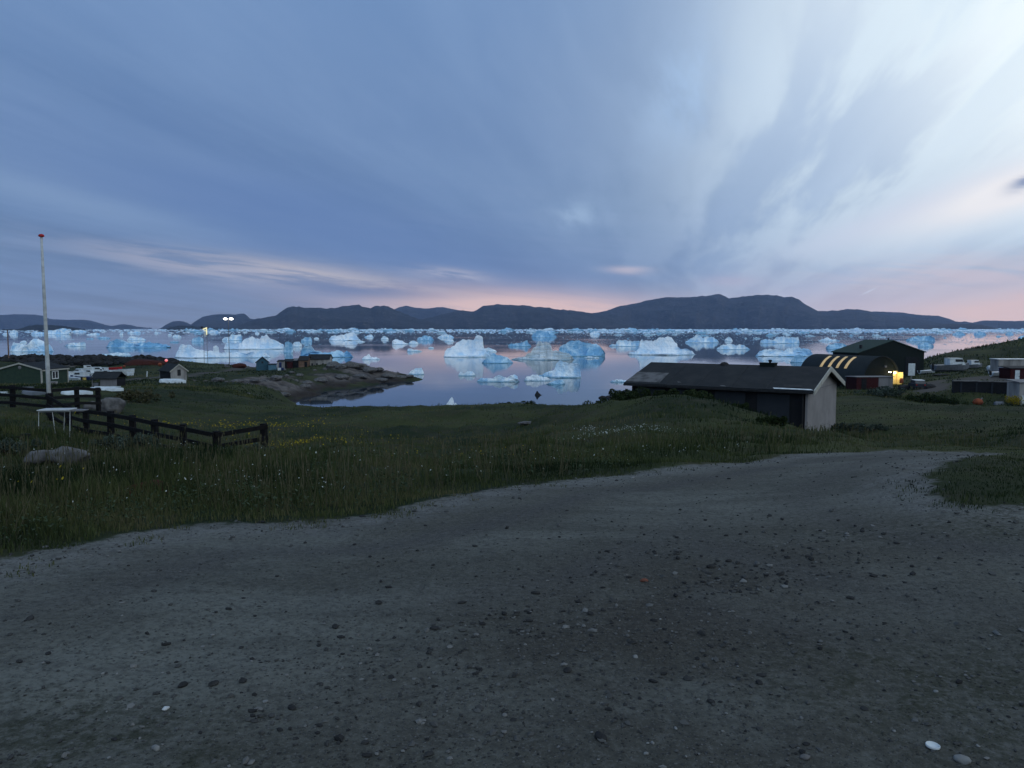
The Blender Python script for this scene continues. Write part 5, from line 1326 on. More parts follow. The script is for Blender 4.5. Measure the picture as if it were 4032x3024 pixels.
# ------------------------------------------------------------------ masts and pole
def flagpole():
    Y = 31.0; b = at(197, 1640, Y); top = at(163, 934, Y); z0 = hz(b.x, Y)
    t = empty('flagpole', (b.x, Y, z0)); tag(t, 'tall white flagpole with a red cap behind the fence', 'flagpole')
    H = top.z - z0; lean = top.x - b.x
    p = MB(); p.tube([(0, 0, -0.3), (lean * 0.3, 0, H * 0.3), (lean * 0.7, 0, H * 0.7), (lean, 0, H)], [0.085, 0.078, 0.06, 0.042], 12); p.build('pole', M['pole_white'], t, True)
    p = MB(); p.lathe([(0.03, 0), (0.10, 0.02), (0.11, 0.07), (0.08, 0.11), (0.02, 0.13)], (lean, 0, H), 12); p.build('cap', M['red'], t, True)
    p = MB(); p.box((0.12, -0.02, 1.25), (0.03, 0.03, 0.22)); p.build('cleat', M['black'], t)


flagpole()


def lamp_mast():
    Y = 262; b = at(904, 1440, Y); z0 = hz(b.x, Y); top = at(902, 1256, Y); H = top.z - z0
    t = empty('lamp_mast', (b.x, Y, z0)); tag(t, 'slender mast with two lit floodlights by the shore', 'lamp mast')
    p = MB(); p.tube([(0, 0, -0.3), (0, 0, H * 0.5), (0, 0, H)], [0.13, 0.11, 0.08], 8); p.build('pole', M['grey_sheet'], t)
    p = MB(); p.box((0, 0, H - 0.15), (1.9, 0.08, 0.08)); p.build('crossarm', M['grey_sheet'], t)
    for sx, w in ((-1, 0.95), (1, 1.05)):
        p = MB(); p.lathe([(0.05, -0.32), (0.5, -0.25), (0.62, 0.0), (0.5, 0.22), (0.05, 0.3)], (0, 0, 0), 12, w, 0.5)
        o = p.build('floodlight', M['lamp_white'], t, True); o.location = (sx * 0.98, -0.15, H + 0.05)


lamp_mast()


def sign_mast():
    Y = 255; s = Y / FPX; b = at(812, 1452, Y); z0 = hz(b.x, Y); H = at(812, 1287, Y).z - z0
    t = empty('signal_mast', (b.x, Y, z0)); tag(t, 'two-legged harbour mast carrying a lit yellow frame', 'mast')
    for sx in (-1, 1):
        p = MB(); p.tube([(sx * 0.6, 0, -0.3), (sx * 0.5, 0, H - (0.2 if sx > 0 else 2.5))], 0.07, 6); p.build('leg', M['grey_sheet'], t)
    for k in range(6): MB().box((0, 0, 1.5 + k * (H - 5) / 6), (1.12, 0.05, 0.05)).build('rung', M['grey_sheet'], t)
    p = MB(); p.prism([(-0.75, 0, H - 0.65), (0.62, 0, H - 0.1), (0.62, 0, H - 2.6), (0.35, 0, H - 2.6), (0.35, 0, H - 0.65), (-0.75, 0, H - 0.95)], (0, -0.12, 0), (0, 0.12, 0)); p.build('lit_frame', M['sign_lit'], t)
    p = MB(); p.box((-0.05, 0, H - 1.3), (0.7, 0.14, 0.22)); p.build('lit_bar', M['sign_lit'], t)
    p = MB(); p.box((0, 0.1, H - 2.5), (0.9, 0.1, 1.5)); p.build('board', M['hull_white'], t)
    p = MB(); p.lathe([(0.2, 0), (0.32, 0.1), (0.32, 0.45), (0.15, 0.6)], (-1.0, 0, H - 0.4), 8); p.box((-0.75, 0, H - 0.55), (0.9, 0.08, 0.08)); p.build('lantern', M['black'], t)


sign_mast()
Y = 240; b = at(36, 1440, Y); z0 = hz(b.x, Y); Hp = at(36, 1300, Y).z - z0
t = empty('thin_pole', (b.x, Y, z0)); tag(t, 'thin brown mast above the green house at the left edge', 'pole')
MB().tube([(0, 0, -0.3), (0, 0, Hp)], [0.22, 0.15], 8).build('pole', M['brown_boards'], t)
MB().box((0, 0, Hp - 0.1), (0.5, 0.2, 0.12)).build('pole_top', M['black'], t)

# ------------------------------------------------------------------ fence, table, boulders
def fence(name, label, posts, nr, h, gap=0.34, zoff=0.0):
    """rail fence: posts = (x, y, top z); rails run between post tops and follow them down"""
    x0, y0, _ = posts[0]; g0 = hz(x0, y0); t = empty(name, (x0, y0, g0)); tag(t, label, 'fence')
    for (x, y, zt) in posts:
        zb = hz(x, y) - 0.3; p = MB(); p.box((0, 0, (zt - zb) / 2), (0.17, 0.17, zt - zb)); o = p.build('post', M['fence'], t, bevel=0.012)
        o.location = (x - x0, y - y0, zb - g0); o.rotation_euler = (random.uniform(-.02, .02), random.uniform(-.02, .02), random.uniform(-.2, .2))
    for i in range(len(posts) - 1):
        a = Vector(posts[i]); b = Vector(posts[i + 1]); d = b - a; yaw = math.atan2(d.y, d.x); pit = -math.atan2(d.z, math.hypot(d.x, d.y)); n = Vector((-d.y, d.x, 0)).normalized() * -0.11
        for k in range(nr):
            m = (a + b) / 2 + n - Vector((0, 0, 0.10 + k * gap)); p = MB(); p.box((0, 0, 0), (d.length + 0.12, 0.045, 0.13))
            o = p.build('rail', M['fence'], t, bevel=0.008); o.location = m - Vector((x0, y0, g0)); o.rotation_euler = (0, pit + random.uniform(-.006, .006), yaw)
    return t


def pt(u, v, Y): p = at(u, v, Y); return (p.x, p.y, p.z)


fence('rail_fence', 'black rail fence running from the flagpole down towards the road', [pt(195, 1548, 29.2), pt(268, 1590, 28.2), pt(337, 1606, 27), pt(433, 1618, 26), pt(522, 1634, 25), pt(611, 1651, 24), pt(718, 1670, 23), pt(850, 1697, 22), pt(1040, 1667, 23)], 3, 1.1)
fence('rail_fence', 'black rail fence along the far side of the lawn, left of the flagpole', [pt(-330, 1512, 36), pt(-110, 1514, 35), pt(45, 1516, 34), pt(193, 1528, 33), pt(302, 1522, 36), pt(385, 1526, 38)], 3, 1.1)
fence('rail_fence', 'short stub of black rail fence low at the left edge', [pt(-160, 1722, 18), pt(-30, 1716, 18.4), pt(102, 1708, 18.8)], 2, 0.7)


def table():
    Y = 21.0; c = at(228, 1612, Y); z0 = hz(c.x, Y); zt = c.z - z0; W = 118 / FPX * Y
    t = empty('folding_table', (c.x, Y, z0), 0.12); tag(t, 'white table with thin white legs standing in the grass by the fence', 'table')
    p = MB(); p.box((-0.02, 0, zt), (W, 0.55, 0.028)); p.build('tabletop', M['pole_white'], t, bevel=0.01)
    p = MB(); p.box((W / 2 + 0.14, 0.03, zt - 0.03), (0.34, 0.36, 0.03)); p.build('side_leaf', M['grey_sheet'], t)
    for x0_, x1_, y in ((-0.42, -0.44, -0.2), (-0.06, 0.02, -0.24), (0.10, 0.02, 0.22), (0.38, 0.36, -0.2)):
        p = MB(); p.tube([(x0_, y * 0.8, zt - 0.02), (x1_, y, -0.05)], 0.010, 6); p.build('leg', M['pole_white'], t)
    p = MB(); p.tube([(-0.42, -0.16, zt - 0.04), (0.38, -0.16, zt - 0.04)], 0.018, 6); p.build('crossbar', M['pole_white'], t)


table()


def boulder(name, label, u, v, Y, dims, mat, seed, rz=0.0, group=None, cat='boulder', sink=0.3, sub=4):
    """weathered rock: a noisy, flattened, faceted lump"""
    bm_v, bm_f = ico(); V = bm_v; F = bm_f
    for _ in range(sub - 1):
        nv = list(map(tuple, V)); cache = {}; nf = []
        def mid(a, b):
            k = (min(a, b), max(a, b))
            if k not in cache:
                m = (V[a] + V[b]) / 2; cache[k] = len(nv); nv.append(tuple(m / np.linalg.norm(m)))
            return cache[k]
        for a, b, c in F:
            ab, bc, ca = mid(a, b), mid(b, c), mid(c, a); nf += [(a, ab, ca), (b, bc, ab), (c, ca, bc), (ab, bc, ca)]
        V = np.array(nv); F = np.array(nf)
    rr = 1 + 0.55 * fbm(V[:, 0] * 1.3 + V[:, 2] * 0.7 + seed, V[:, 1] * 1.3 - V[:, 2] * 0.9, seed, 4) + 0.15 * fbm(V[:, 0] * 5 + V[:, 2] * 3 + seed, V[:, 1] * 5, seed + 4, 3)
    r2 = np.random.default_rng(seed)
    for _ in range(5):                                    # a few broken flat faces
        n = r2.normal(size=3); n /= np.linalg.norm(n); d = V @ n; rr = np.where(d * rr > 0.78, 0.78 / np.maximum(d, 1e-3), rr)
    V = V * rr[:, None] * (np.array(dims) / 2)
    me = np_mesh(name, V, F, sub > 2); o = link(name, me, M[mat]); x, y = at(u, v, Y)[:2]
    o.location = (x, y, hz(x, y) + dims[2] * (0.5 - sink)); o.rotation_euler = (0, 0, rz)
    return tag(o, label, cat, group)


boulder('boulder', 'big pale lichen boulder with a split top in the left grass', 275, 1838, 13.0, (0.66, 0.5, 0.36), 'rock', 11, 0.2, sink=0.1)
boulder('boulder', 'flat pale boulder touching the left of the big split one', 165, 1834, 13.2, (0.58, 0.5, 0.30), 'rock', 14, 0.6, sink=0.1)
boulder('boulder', 'large grey block of rock behind the fence under the white boat', 440, 1620, 40, (1.35, 1.1, 0.95), 'rock', 17, 0.3, sink=0.2)
boulder('boulder', 'brown-grey boulder left of the large grey block behind the fence', 365, 1606, 40.5, (0.85, 0.9, 0.7), 'rock', 18, 1.1, sink=0.25)
boulder('boulder', 'low pale flat rock alone in the middle meadow', 2070, 1662, 36, (0.75, 0.5, 0.16), 'rock', 19, 0.1)
boulder('boulder', 'low reddish mound of bare soil in the near roadside bank', 590, 1985, 9.3, (0.8, 0.6, 0.3), 'rust', 22, 0.3, sink=0.46)  # sunken lump standing in for a patch of brown soil
boulder('boulder', 'white stone lying by the pale end wall of the long house', 3138, 1690, 36, (0.45, 0.3, 0.25), 'stone_white', 23)
for k, (u, v, Y, w, h) in enumerate([(1150, 1470, 198, 1.6, .8), (1180, 1475, 194, 2.2, 1.0), (1210, 1492, 184, 3.4, 1.1), (1168, 1490, 183, 1.2, .9), (1128, 1487, 184, 1.4, .7), (1040, 1502, 168, 2.6, 1.2), (935, 1508, 158, 2.8, 1.0), (860, 1516, 150, 3.0, 0.9), (975, 1548, 112, 1.3, .8), (1280, 1460, 208, 1.4, .9), (1240, 1462, 206, 1.2, .7), (1420, 1455, 219, 5.0, 2.0), (1340, 1458, 212, 4.0, 1.6), (1490, 1462, 219, 3.4, 1.2), (1385, 1445, 216, 6.0, 2.6), (1310, 1450, 214, 5.0, 2.4), (1455, 1455, 216, 5.5, 2.2), (1530, 1470, 216, 5.0, 1.6), (1575, 1478, 218, 4.2, 1.3), (1610, 1484, 219, 3.0, 1.0), (1345, 1482, 201, 4.5, 1.6), (1420, 1488, 206, 5.0, 1.5), (1500, 1492, 210, 4.0, 1.2), (1260, 1488, 192, 4.0, 1.4), (1200, 1505, 178, 3.2, 1.3), (1090, 1498, 172, 3.6, 1.4), (1005, 1500, 166, 3.0, 1.3), (1120, 1518, 160, 2.6, 1.0), (900, 1520, 147, 2.4, .9)]):
    boulder('boulder', 'pale lichen rock on the rocky point', u, v, Y, (w, w * 0.8, h), 'rock', 40 + k, k * 0.7, 'rocks on the rocky point')
o = berg(1557, [(2105, 1555), (2109, 1546), (2114, 1538), (2118, 1538), (2121, 1547), (2126, 1550), (2131, 1552), (2137, 1556)], 'black fin-shaped rock standing alone out of the calm water', 'black', T=0.9, group='rocks in the bay', cat='rock'); o.name = 'rock'
for k, (u, v, Y, w) in enumerate([(2352, 1592, 146, 2.2), (2372, 1568, 163, 1.6), (2405, 1566, 164, 2.8), (2440, 1556, 171, 2.6), (2392, 1583, 152, 2.4), (2470, 1545, 178, 2.6), (2335, 1596, 143, 1.2)]):
    o = boulder('rock', 'black tide-washed rock at the shore left of the long house', u, v, Y, (w, w * 0.8, 0.8), 'stone_dark', 80 + k, k * 0.5, 'dark shore rocks', 'rock'); o.location.z = 0.12
boulder('boulder', 'brown lump of rock on the brink of the near shore', 1608, 1602, 71, (0.9, 0.7, 0.55), 'rock', 91, cat='boulder')

# stones on the gravel
ST = [(2535, 2290, .055, 'stone_red', 'reddish brown stone among the dark clods of the lot'), (652, 2793, .033, 'stone_white', 'white angular stone on the left of the lot, brightest there'), (2365, 2905, .06, 'stone_dark', 'flat grey slab near the bottom edge of the lot'), (3170, 2985, .04, 'rock', 'broad grey-white stone in the bottom right part'), (2503, 2590, .035, 'stone_pale', 'pale stone in the middle of the lot, alone'), (615, 2950, .04, 'stone_pale', 'half-buried pale stone in the bottom left of the lot'), (2800, 2235, .075, 'stone_dark', 'large dark clod with pale chips right of the reddish stone'), (2670, 2200, .05, 'stone_dark', 'pointed dark clod above the reddish stone'), (3790, 2998, .06, 'stone_pale', 'pale flat stone at the bottom right edge beside a dark hollow'), (2490, 1885, .07, 'stone_pale', 'pale stone at the far edge of the road near the grass')]
DARK = [(2110, 2338), (2120, 2365), (2278, 2372), (2218, 2408), (2325, 2418), (2380, 2265), (2660, 2347), (2575, 2445), (2410, 2455), (1490, 2375), (1820, 2375), (1500, 2290), (1530, 2314), (1395, 2145), (1870, 2152), (2035, 2415), (1985, 2418), (2375, 2315), (3100, 2290), (3440, 2270), (3590, 2230), (3330, 2490), (3230, 2090), (3080, 2045), (1710, 2475), (840, 2695), (1150, 2790), (655, 2540), (190, 2576), (2490, 2535), (2235, 2640), (2570, 2685), (2615, 2655), (2800, 2765), (2870, 2210), (2990, 2690), (3190, 2160), (3300, 2050), (3530, 2140), (3700, 2200), (1320, 2470), (900, 2400), (720, 2700), (1675, 2070), (3580, 1895), (2905, 2030), (2860, 2110), (2940, 2095)]
PALE = [(2395, 2747), (2660, 2870), (2550, 2928), (2570, 2928), (2545, 2970), (2700, 2980), (2330, 2885), (2860, 2810), (2440, 2445), (2950, 2360), (480, 2425), (555, 2565), (405, 2655), (640, 2652), (460, 2655), (835, 2503), (420, 2803), (500, 2795), (990, 2605), (1045, 2765), (2090, 2410), (2600, 2440), (2905, 2625), (2405, 2220), (3685, 2725), (3520, 2880), (3430, 2845), (3850, 2940), (2880, 1890), (3160, 1880), (3640, 1880), (2590, 2075), (1560, 2065), (1730, 2020), (430, 2985)]


def ground_at(u, v):
    d = px_dir(u, v); Y = 2.0
    for _ in range(40):
        x = d[0] / d[1] * Y; Yn = (EYE - hz(x, Y)) * d[1] / -d[2]; Y = 0.5 * Y + 0.5 * Yn
    return Y


for k, (u, v, w, mt, lab) in enumerate(ST): boulder('stone', lab, u, v, ground_at(u, v), (w, w * 0.75, w * 0.5), mt, 200 + k, k * 1.1, None, 'stone', 0.25, 3)
for k, (u, v) in enumerate(DARK):
    w = random.uniform(0.02, 0.046); boulder('stone', 'small dark stone lying on the gravel lot', u, v, ground_at(u, v), (w * 1.3, w * random.uniform(.6, 1.0), w * 0.45), 'stone_dark', 300 + k, k * 1.3, 'dark stones on the gravel', 'stone', 0.22, 3)
for k, (u, v) in enumerate(PALE):
    w = random.uniform(0.012, 0.026); boulder('stone', 'small pale stone lying on the gravel lot', u, v, ground_at(u, v), (w, w * random.uniform(.6, .9), w * 0.5), 'stone_pale', 400 + k, k * 1.7, 'pale stones on the gravel', 'stone', 0.22, 3)
Y = ground_at(3672, 2946); q = at(3672, 2946, Y)
o = MB().lathe([(0.025, 0.0), (0.026, 0.002), (0.026, 0.009), (0.024, 0.010), (0.023, 0.004), (0.004, 0.004)], (0, 0, 0), 20, 1.0, 0.8).build('plastic_lid', M['plastic_white'], None, True)
o.location = (q.x, q.y, hz(q.x, q.y) + 0.006); o.rotation_euler = (R(7), R(5), R(-15)); tag(o, 'round white plastic lid dropped on the gravel, lower right', 'lid')

# ------------------------------------------------------------------ shrubs
def shrub(name, label, u, v, Y, rx, ry, h, n, mat, leaf=0.035, group=None, seed=0):
    r = np.random.default_rng(900 + seed); x0, y0 = at(u, v, Y)[:2]; z0 = hz(x0, y0)
    t = empty(name, (x0, y0, z0)); tag(t, label, 'shrub', group)
    m = 9 + int(rx * 5); cen = np.stack([r.normal(0, .45, m) * rx, r.normal(0, .45, m) * ry, r.uniform(0.25, 0.85, m) * h], 1); cr = r.uniform(0.25, 0.5, m) * min(rx, ry, h)
    k = r.integers(0, m, n); d = r.normal(size=(n, 3)); d /= np.linalg.norm(d, axis=1)[:, None]; P = cen[k] + d * (cr[k] * r.uniform(0.5, 1.05, n) ** 0.5)[:, None]
    P[:, 2] = np.abs(P[:, 2]) * 0.98 + 0.03
    a = r.normal(size=(n, 3)); a /= np.linalg.norm(a, axis=1)[:, None]; b = np.cross(a, r.normal(size=(n, 3))); b /= np.linalg.norm(b, axis=1)[:, None]
    s = leaf * r.uniform(0.6, 1.4, n)[:, None]; V = np.stack([P - a * s, P + b * s * .5, P + a * s, P - b * s * .5], 1).reshape(-1, 3)
    me = np_mesh('leaves', V, np.arange(n * 4).reshape(n, 4)); vattr(me, 'tint', np.repeat(np.clip(r.normal(0.5, .25, n) + 0.3 * (P[:, 2] / h - .5), 0, 1), 4)); link('leaves', me, M[mat], t)
    p = MB()
    for q in range(min(m, 10)): p.tube([(cen[q][0] * .15, cen[q][1] * .15, -0.08), tuple(cen[q] * (.6, .6, .5)), tuple(cen[q])], [0.02, 0.013, 0.006], 5)
    p.build('stems', M['bark'], t)


shrub('willow_shrub', 'rounded grey-green willow shrub by the road fence, behind the left flowers', 440, 1772, 18.5, 0.6, 0.45, 0.30, 2200, 'willow', 0.03, seed=1)
shrub('willow_shrub', 'silvery willow shrub right of the rounded one, before the fence', 585, 1765, 19, 0.55, 0.4, 0.36, 1800, 'willow', 0.03, seed=2)
shrub('willow_shrub', 'low silvery willow clump at the right end of the fence', 960, 1752, 21, 0.9, 0.4, 0.22, 1300, 'willow', 0.03, seed=3)
shrub('willow_shrub', 'wide low grey willow left of the boulder at the left edge', 40, 1800, 15, 0.7, 0.5, 0.28, 1500, 'willow', 0.03, seed=4)
for k, (u, v, Y, rx, h, lab) in enumerate([(2480, 1590, 40, 1.3, .8, 'bushy mound at the far left corner of the long house'), (2620, 1580, 38.5, 1.2, .5, 'dark bush under the left part of the eave'), (2740, 1580, 37.5, 1.2, .6, 'dark bush under the middle of the eave'), (2390, 1600, 44, 1.2, .8, 'bush leading down to the dark shore rocks'), (2900, 1625, 35, 1.0, .28, 'low bush before the third wall panel of the long house'), (3040, 1700, 30, 0.6, .32, 'round dark bush near the pale end wall')]):
    shrub('bush', lab, u, v, Y, rx, rx * .7, h, 2600, 'bush', 0.06, seed=20 + k)
for k, (u, v, Y, rx, h, lab) in enumerate([(1925, 1622, 70, 0.9, 1.15, 'leftmost bush on the brink of the meadow'), (1965, 1622, 70, 0.7, 1.25, 'pointed bush second from the left on the brink'), (2010, 1622, 69, 1.2, 1.25, 'wide bush in the middle of the brink'), (2065, 1624, 68, 1.4, 1.15, 'low wide bush at the right end on the brink')]):
    shrub('bush', lab, u, v, Y, rx, rx * .7, h, 2200, 'bush', 0.09, seed=30 + k)
for k, (u, v, Y, rx, h, lab) in enumerate([(3330, 1695, 45, 1.2, .35, 'grey-green scrub right beside the pale end wall'), (3420, 1700, 43, 1.4, .3, 'grey-green scrub two steps right of the end wall'), (3480, 1560, 92, 3.0, 1.1, 'wide scrub below the low red and grey shed'), (3640, 1575, 92, 3.2, 1.0, 'scrub below the sandy yard'), (3740, 1590, 92, 3, .8, 'dark scrub at the left end of the retaining wall'), (560, 1600, 58, 2.6, 0.8, 'tall tan weeds right of the grey block of rock')]):
    shrub('bush', lab, u, v, Y, rx, rx * .6, h, 1600, 'willow' if k < 3 else 'weed' if k == 5 else 'bush', 0.06 + Y * 0.0008, seed=40 + k)

# ------------------------------------------------------------------ harbour on the left
def motor_boat(name, label, u, v, Y, L, hull, yaw, cabin=True, seed=0, keel_z=None, cabmat='hull_white'):
    """small cabin boat: flared hull with pointed bow, deck, cabin, windscreen"""
    q = at(u, v, Y); z = keel_z if keel_z is not None else hz(q.x, Y)
    t = empty(name, (q.x, Y, z), yaw); tag(t, label, 'boat'); w = L * 0.32; h = L * 0.17; m = 12; p = MB(); vs = []
    for i in range(m):
        f = i / (m - 1); wt = w / 2 * (1 - max(0, (f - 0.4) / 0.6) ** 2.0); wb = wt * 0.55; sh = h * (1 + 0.35 * f * f); kz = 0.0 + h * 0.5 * max(0, (f - 0.75) / 0.25) ** 2
        vs += [(-L / 2 + L * f, -wt, sh), (-L / 2 + L * f, -wb, kz + h * 0.25), (-L / 2 + L * f, 0, kz), (-L / 2 + L * f, wb, kz + h * 0.25), (-L / 2 + L * f, wt, sh)]
    fs = [(i * 5 + j, i * 5 + j + 1, (i + 1) * 5 + j + 1, (i + 1) * 5 + j) for i in range(m - 1) for j in range(4)] + [tuple(range(5))[::-1]]
    fs += [(i * 5, (i + 1) * 5, (i + 1) * 5 + 4, i * 5 + 4) for i in range(m - 1)]
    p.addvf(vs, fs); p.build('hull', M[hull], t)
    if cabin:
        c0, c1 = -L * 0.12, L * 0.22; ch = L * 0.17; zz = h * 1.0
        p = MB(); p.prism([(c0, -w * .34, zz), (c1 + L * .10, -w * .34, zz), (c1, -w * .34, zz + ch), (c0, -w * .34, zz + ch)], (0, 0, 0), (0, w * .68, 0)); cb = p.build('cabin', M[cabmat], t)
        p = MB(); p.prism([(c0 + .15 * L, -w * .35, zz + ch * .5), (c1 + L * .04, -w * .35, zz + ch * .5), (c1, -w * .35, zz + ch * .88), (c0 + .15 * L, -w * .35, zz + ch * .88)], (0, -.01, 0), (0, w * .70 + .01, 0)); p.build('window', M['dark_glass'], cb)
        p = MB(); p.box(((c0 + c1) / 2, 0, zz + ch + .04), (c1 - c0 + .1, w * .74, .07)); p.build('cabin_roof', M['hull_white'], cb)
    p = MB(); p.box((-L / 2 - .12, 0, h * .8), (.25, .3, h * .9)); p.build('outboard_motor', M['black'], t)
    return t


for k, (u, v, Y, L, hl, yw, cab, lab) in enumerate([
    (270, 1490, 176, 5.6, 'hull_white', 2.9, True, 'white cabin boat nearest the green house'), (262, 1470, 200, 5.2, 'hull_white', 0.2, False, 'open white boat behind the one nearest the green house'),
    (305, 1478, 190, 5.6, 'hull_white', 0.1, True, 'white cabin boat in the middle of the boat yard'), (325, 1492, 172, 6.0, 'hull_blue', 3.0, True, 'boat with dark blue hull and white cabin left of the open shed'),
    (345, 1472, 202, 5.4, 'hull_white', -0.2, True, 'white cabin boat behind the dark blue one'), (375, 1463, 214, 6.2, 'hull_white', 0.15, True, 'white cabin boat above the left end of the shed roof'),
    (415, 1462, 216, 5.4, 'hull_grey', 3.3, True, 'grey hulled boat above the middle of the shed roof'), (465, 1474, 204, 8.5, 'hull_white', 0.05, False, 'long white open boat right of the shed roof'),
    (340, 1458, 222, 5.0, 'hull_white', 0.4, True, 'small white boat at the back of the boat yard'), (445, 1462, 222, 5.0, 'red', 0.2, False, 'red open boat behind the long white one'), (292, 1503, 170, 4.2, 'hull_white', 2.8, False, 'white dinghy in front of the yellow fish crate'), (398, 1482, 192, 4.4, 'hull_white', 0.3, False, 'white dinghy just behind the roof of the open shed'), (318, 1464, 212, 5.2, 'hull_white', 2.9, True, 'white cabin boat with its bow turned left at the back'), (430, 1478, 198, 4.8, 'hull_white', 3.0, True, 'white cabin boat left of the long white open boat'), (500, 1468, 216, 4.2, 'hull_grey', 0.4, False, 'grey dinghy beyond the right end of the boat yard')]):
    motor_boat('motor_boat', lab, u, v, Y, L, hl, yw, cab, k)
for (u, v, Y, s, mt, nm, lab, cat) in [(325, 1502, 170, .9, 'yellow', 'crate', 'yellow fish crate below the dark blue boat', 'crate'), (290, 1500, 172, 1.0, 'grey_sheet', 'crate', 'grey fish tub below the nearest cabin boat', 'crate'), (513, 1482, 195, 1.0, 'hull_white', 'crate', 'pale tub right of the long white boat', 'crate'), (212, 1510, 127, .7, 'grey_white', 'crate', 'pale box against the side of the green house', 'crate')]:
    q = at(u, v, Y); o = MB().box((0, 0, s * .35), (s * 1.3, s, s * .7)).box((0, 0, s * .73), (s * 1.38, s * 1.08, s * .07)).build(nm, M[mt], None, bevel=.03); o.location = (q.x, Y, hz(q.x, Y)); tag(o, lab, cat)
def rubble_bank():
    n = 900; Vs = []; Fs = []; V0, F0 = ico()
    for k in range(n):
        u = rng.uniform(-60, 690); Y = rng.uniform(232, 262); x = (u - 2016) / FPX * Y; s = rng.uniform(0.35, 1.15)
        c = np.array([x, Y, hz(x, Y) + s * 0.25 + (0.35 if 110 < u < 600 else 0)])
        Vs.append(V0 * rng.uniform(0.65, 1.25, (12, 1)) * (s * rng.uniform(.8, 1.6), s, s * rng.uniform(.6, .9)) + c); Fs.append(F0 + 12 * k)
    tag(link('rubble_bank', np_mesh('rubble_bank', np.concatenate(Vs), np.concatenate(Fs)), M['rubble']), 'dark bank of rubble between the boat yard and the fjord', kind='stuff')


M['rubble'] = surf('dark rubble', (0.030, 0.028, 0.029), (0.012, 0.013, 0.011), 0.95, 0.35)
rubble_bank()
# rust-red net heap, buoys and beacon near the shore
boulder('net_heap', 'rust-red heap of nets near the shore left of the teal shed', 943, 1442, 232, (4.2, 3, 2.0), 'rust', 120, cat='net heap', sink=0.25)
boulder('net_heap', 'dull rusty heap of nets behind the orange buoy', 570, 1446, 231, (12, 4, 2.6), 'rust', 121, cat='net heap', sink=0.35)
boulder('net_heap', 'grey heap left of the rust-red one', 893, 1444, 236, (1.8, 1.5, 1.3), 'rock', 122, cat='net heap', sink=0.3)
for (u, v, Y, r_, mt, lab, cat, nm) in [(630, 1452, 226, .6, 'orange', 'orange buoy on the bank left of the white hut', 'buoy', 'buoy'), (490, 1460, 226, .4, 'orange', 'small orange buoy at the end of the boat yard', 'buoy', 'buoy')]:
    q = at(u, v, Y); t = empty(nm, (q.x, Y, hz(q.x, Y))); tag(t, lab, cat)
    MB().lathe([(r_ * .1, 0), (r_ * .7, r_ * .15), (r_, r_ * .8), (r_ * .75, r_ * 1.4), (r_ * .15, r_ * 1.7)], (0, 0, 0), 12).build('float', M[mt], t, True)
    MB().tube([(0, 0, r_ * 1.65), (0, 0, r_ * 1.95)], .08, 6).build('eye', M['black'], t)
q = at(655, 1428, 228); t = empty('beacon', (q.x, 228, hz(q.x, 228))); tag(t, 'red lit beacon on a short post above the net heap', 'beacon')
zt = at(655, 1419, 228).z - t.location.z
MB().tube([(0, 0, -.2), (0, 0, zt)], .12, 6).build('post', M['black'], t)
MB().lathe([(.15, 0), (.42, .2), (.45, .45), (.3, .7), (.1, .8)], (0, 0, zt - .4), 10).build('lantern', M['red_light'], t, True)
q = at(578, 1484, 180); t = empty('marker_post', (q.x, 180, hz(q.x, 180))); tag(t, 'small white post by the track left of the white hut', 'post')
MB().tube([(0, 0, -.2), (.12, 0, 1.0)], .12, 6).build('post', M['hull_white'], t); MB().lathe([(.13, 0), (.16, .1), (.1, .3)], (.12, 0, .95), 8).build('post_cap', M['hull_white'], t)

# ------------------------------------------------------------------ right-hand yard
motor_boat('cabin_boat', 'large white cabin cruiser laid up below the right hill', 3745, 1463, 171, 8.6, 'hull_grey', 0.12, True)
motor_boat('cabin_boat', 'smaller white cabin boat right of the large cruiser', 3825, 1456, 182, 5.8, 'hull_grey', 0.2, True)
motor_boat('cabin_boat', 'white boat half hidden by the corner of the green hall', 3652, 1452, 178, 4.6, 'hull_white', 0.3, False)
motor_boat('open_boat', 'white and dark blue open boat left of the red hut', 3950, 1502, 126, 4.4, 'hull_white', 0.1, True, cabmat='hull_blue')
flat_shed('white_container', 'long white container building at the right edge', 'container', 3930, 4150, 1416, 1470, 150, 2.6, 'grey_white', 'hull_white', 0.0, None, 0.0)
flat_shed('red_hut', 'dark red hut with a white door at the right edge', 'hut', 3977, 4080, 1452, 1506, 120, 2.8, 'red_boards', 'felt', 0.0, (0.26, 0.17, 'hull_white'), 0.2)
flat_shed('grey_shed', 'pale grey shed cut by the right edge, beyond the yellow bush', 'shed', 4012, 4100, 1508, 1585, 101, 2.6, 'grey_white', 'grey_sheet', 0.0, None, 0.2)


def retaining_wall():
    a = at(3752, 1575, 109); b = at(4060, 1575, 106); zt = at(3752, 1502, 109).z
    t = empty('retaining_wall', (a.x, a.y, a.z)); tag(t, 'long dark retaining wall below the red hut', 'wall')
    d = b - a; L = math.hypot(d.x, d.y); yaw = math.atan2(d.y, d.x); t.rotation_euler = (0, 0, yaw); H = zt - a.z
    MB().box((L / 2, 0.5, H / 2 - .4), (L, 1.0, H + .8)).build('wall', M['dark_wood'], t)
    MB().box((L / 2, 0.45, H + .07), (L + .1, 1.2, .13)).build('coping', M['felt_pale'], t)
    for k in range(5): MB().box((L * (k + .5) / 5, -.06, H / 2 - .3), (.2, .12, H + .4)).build('buttress', M['panel'], t)


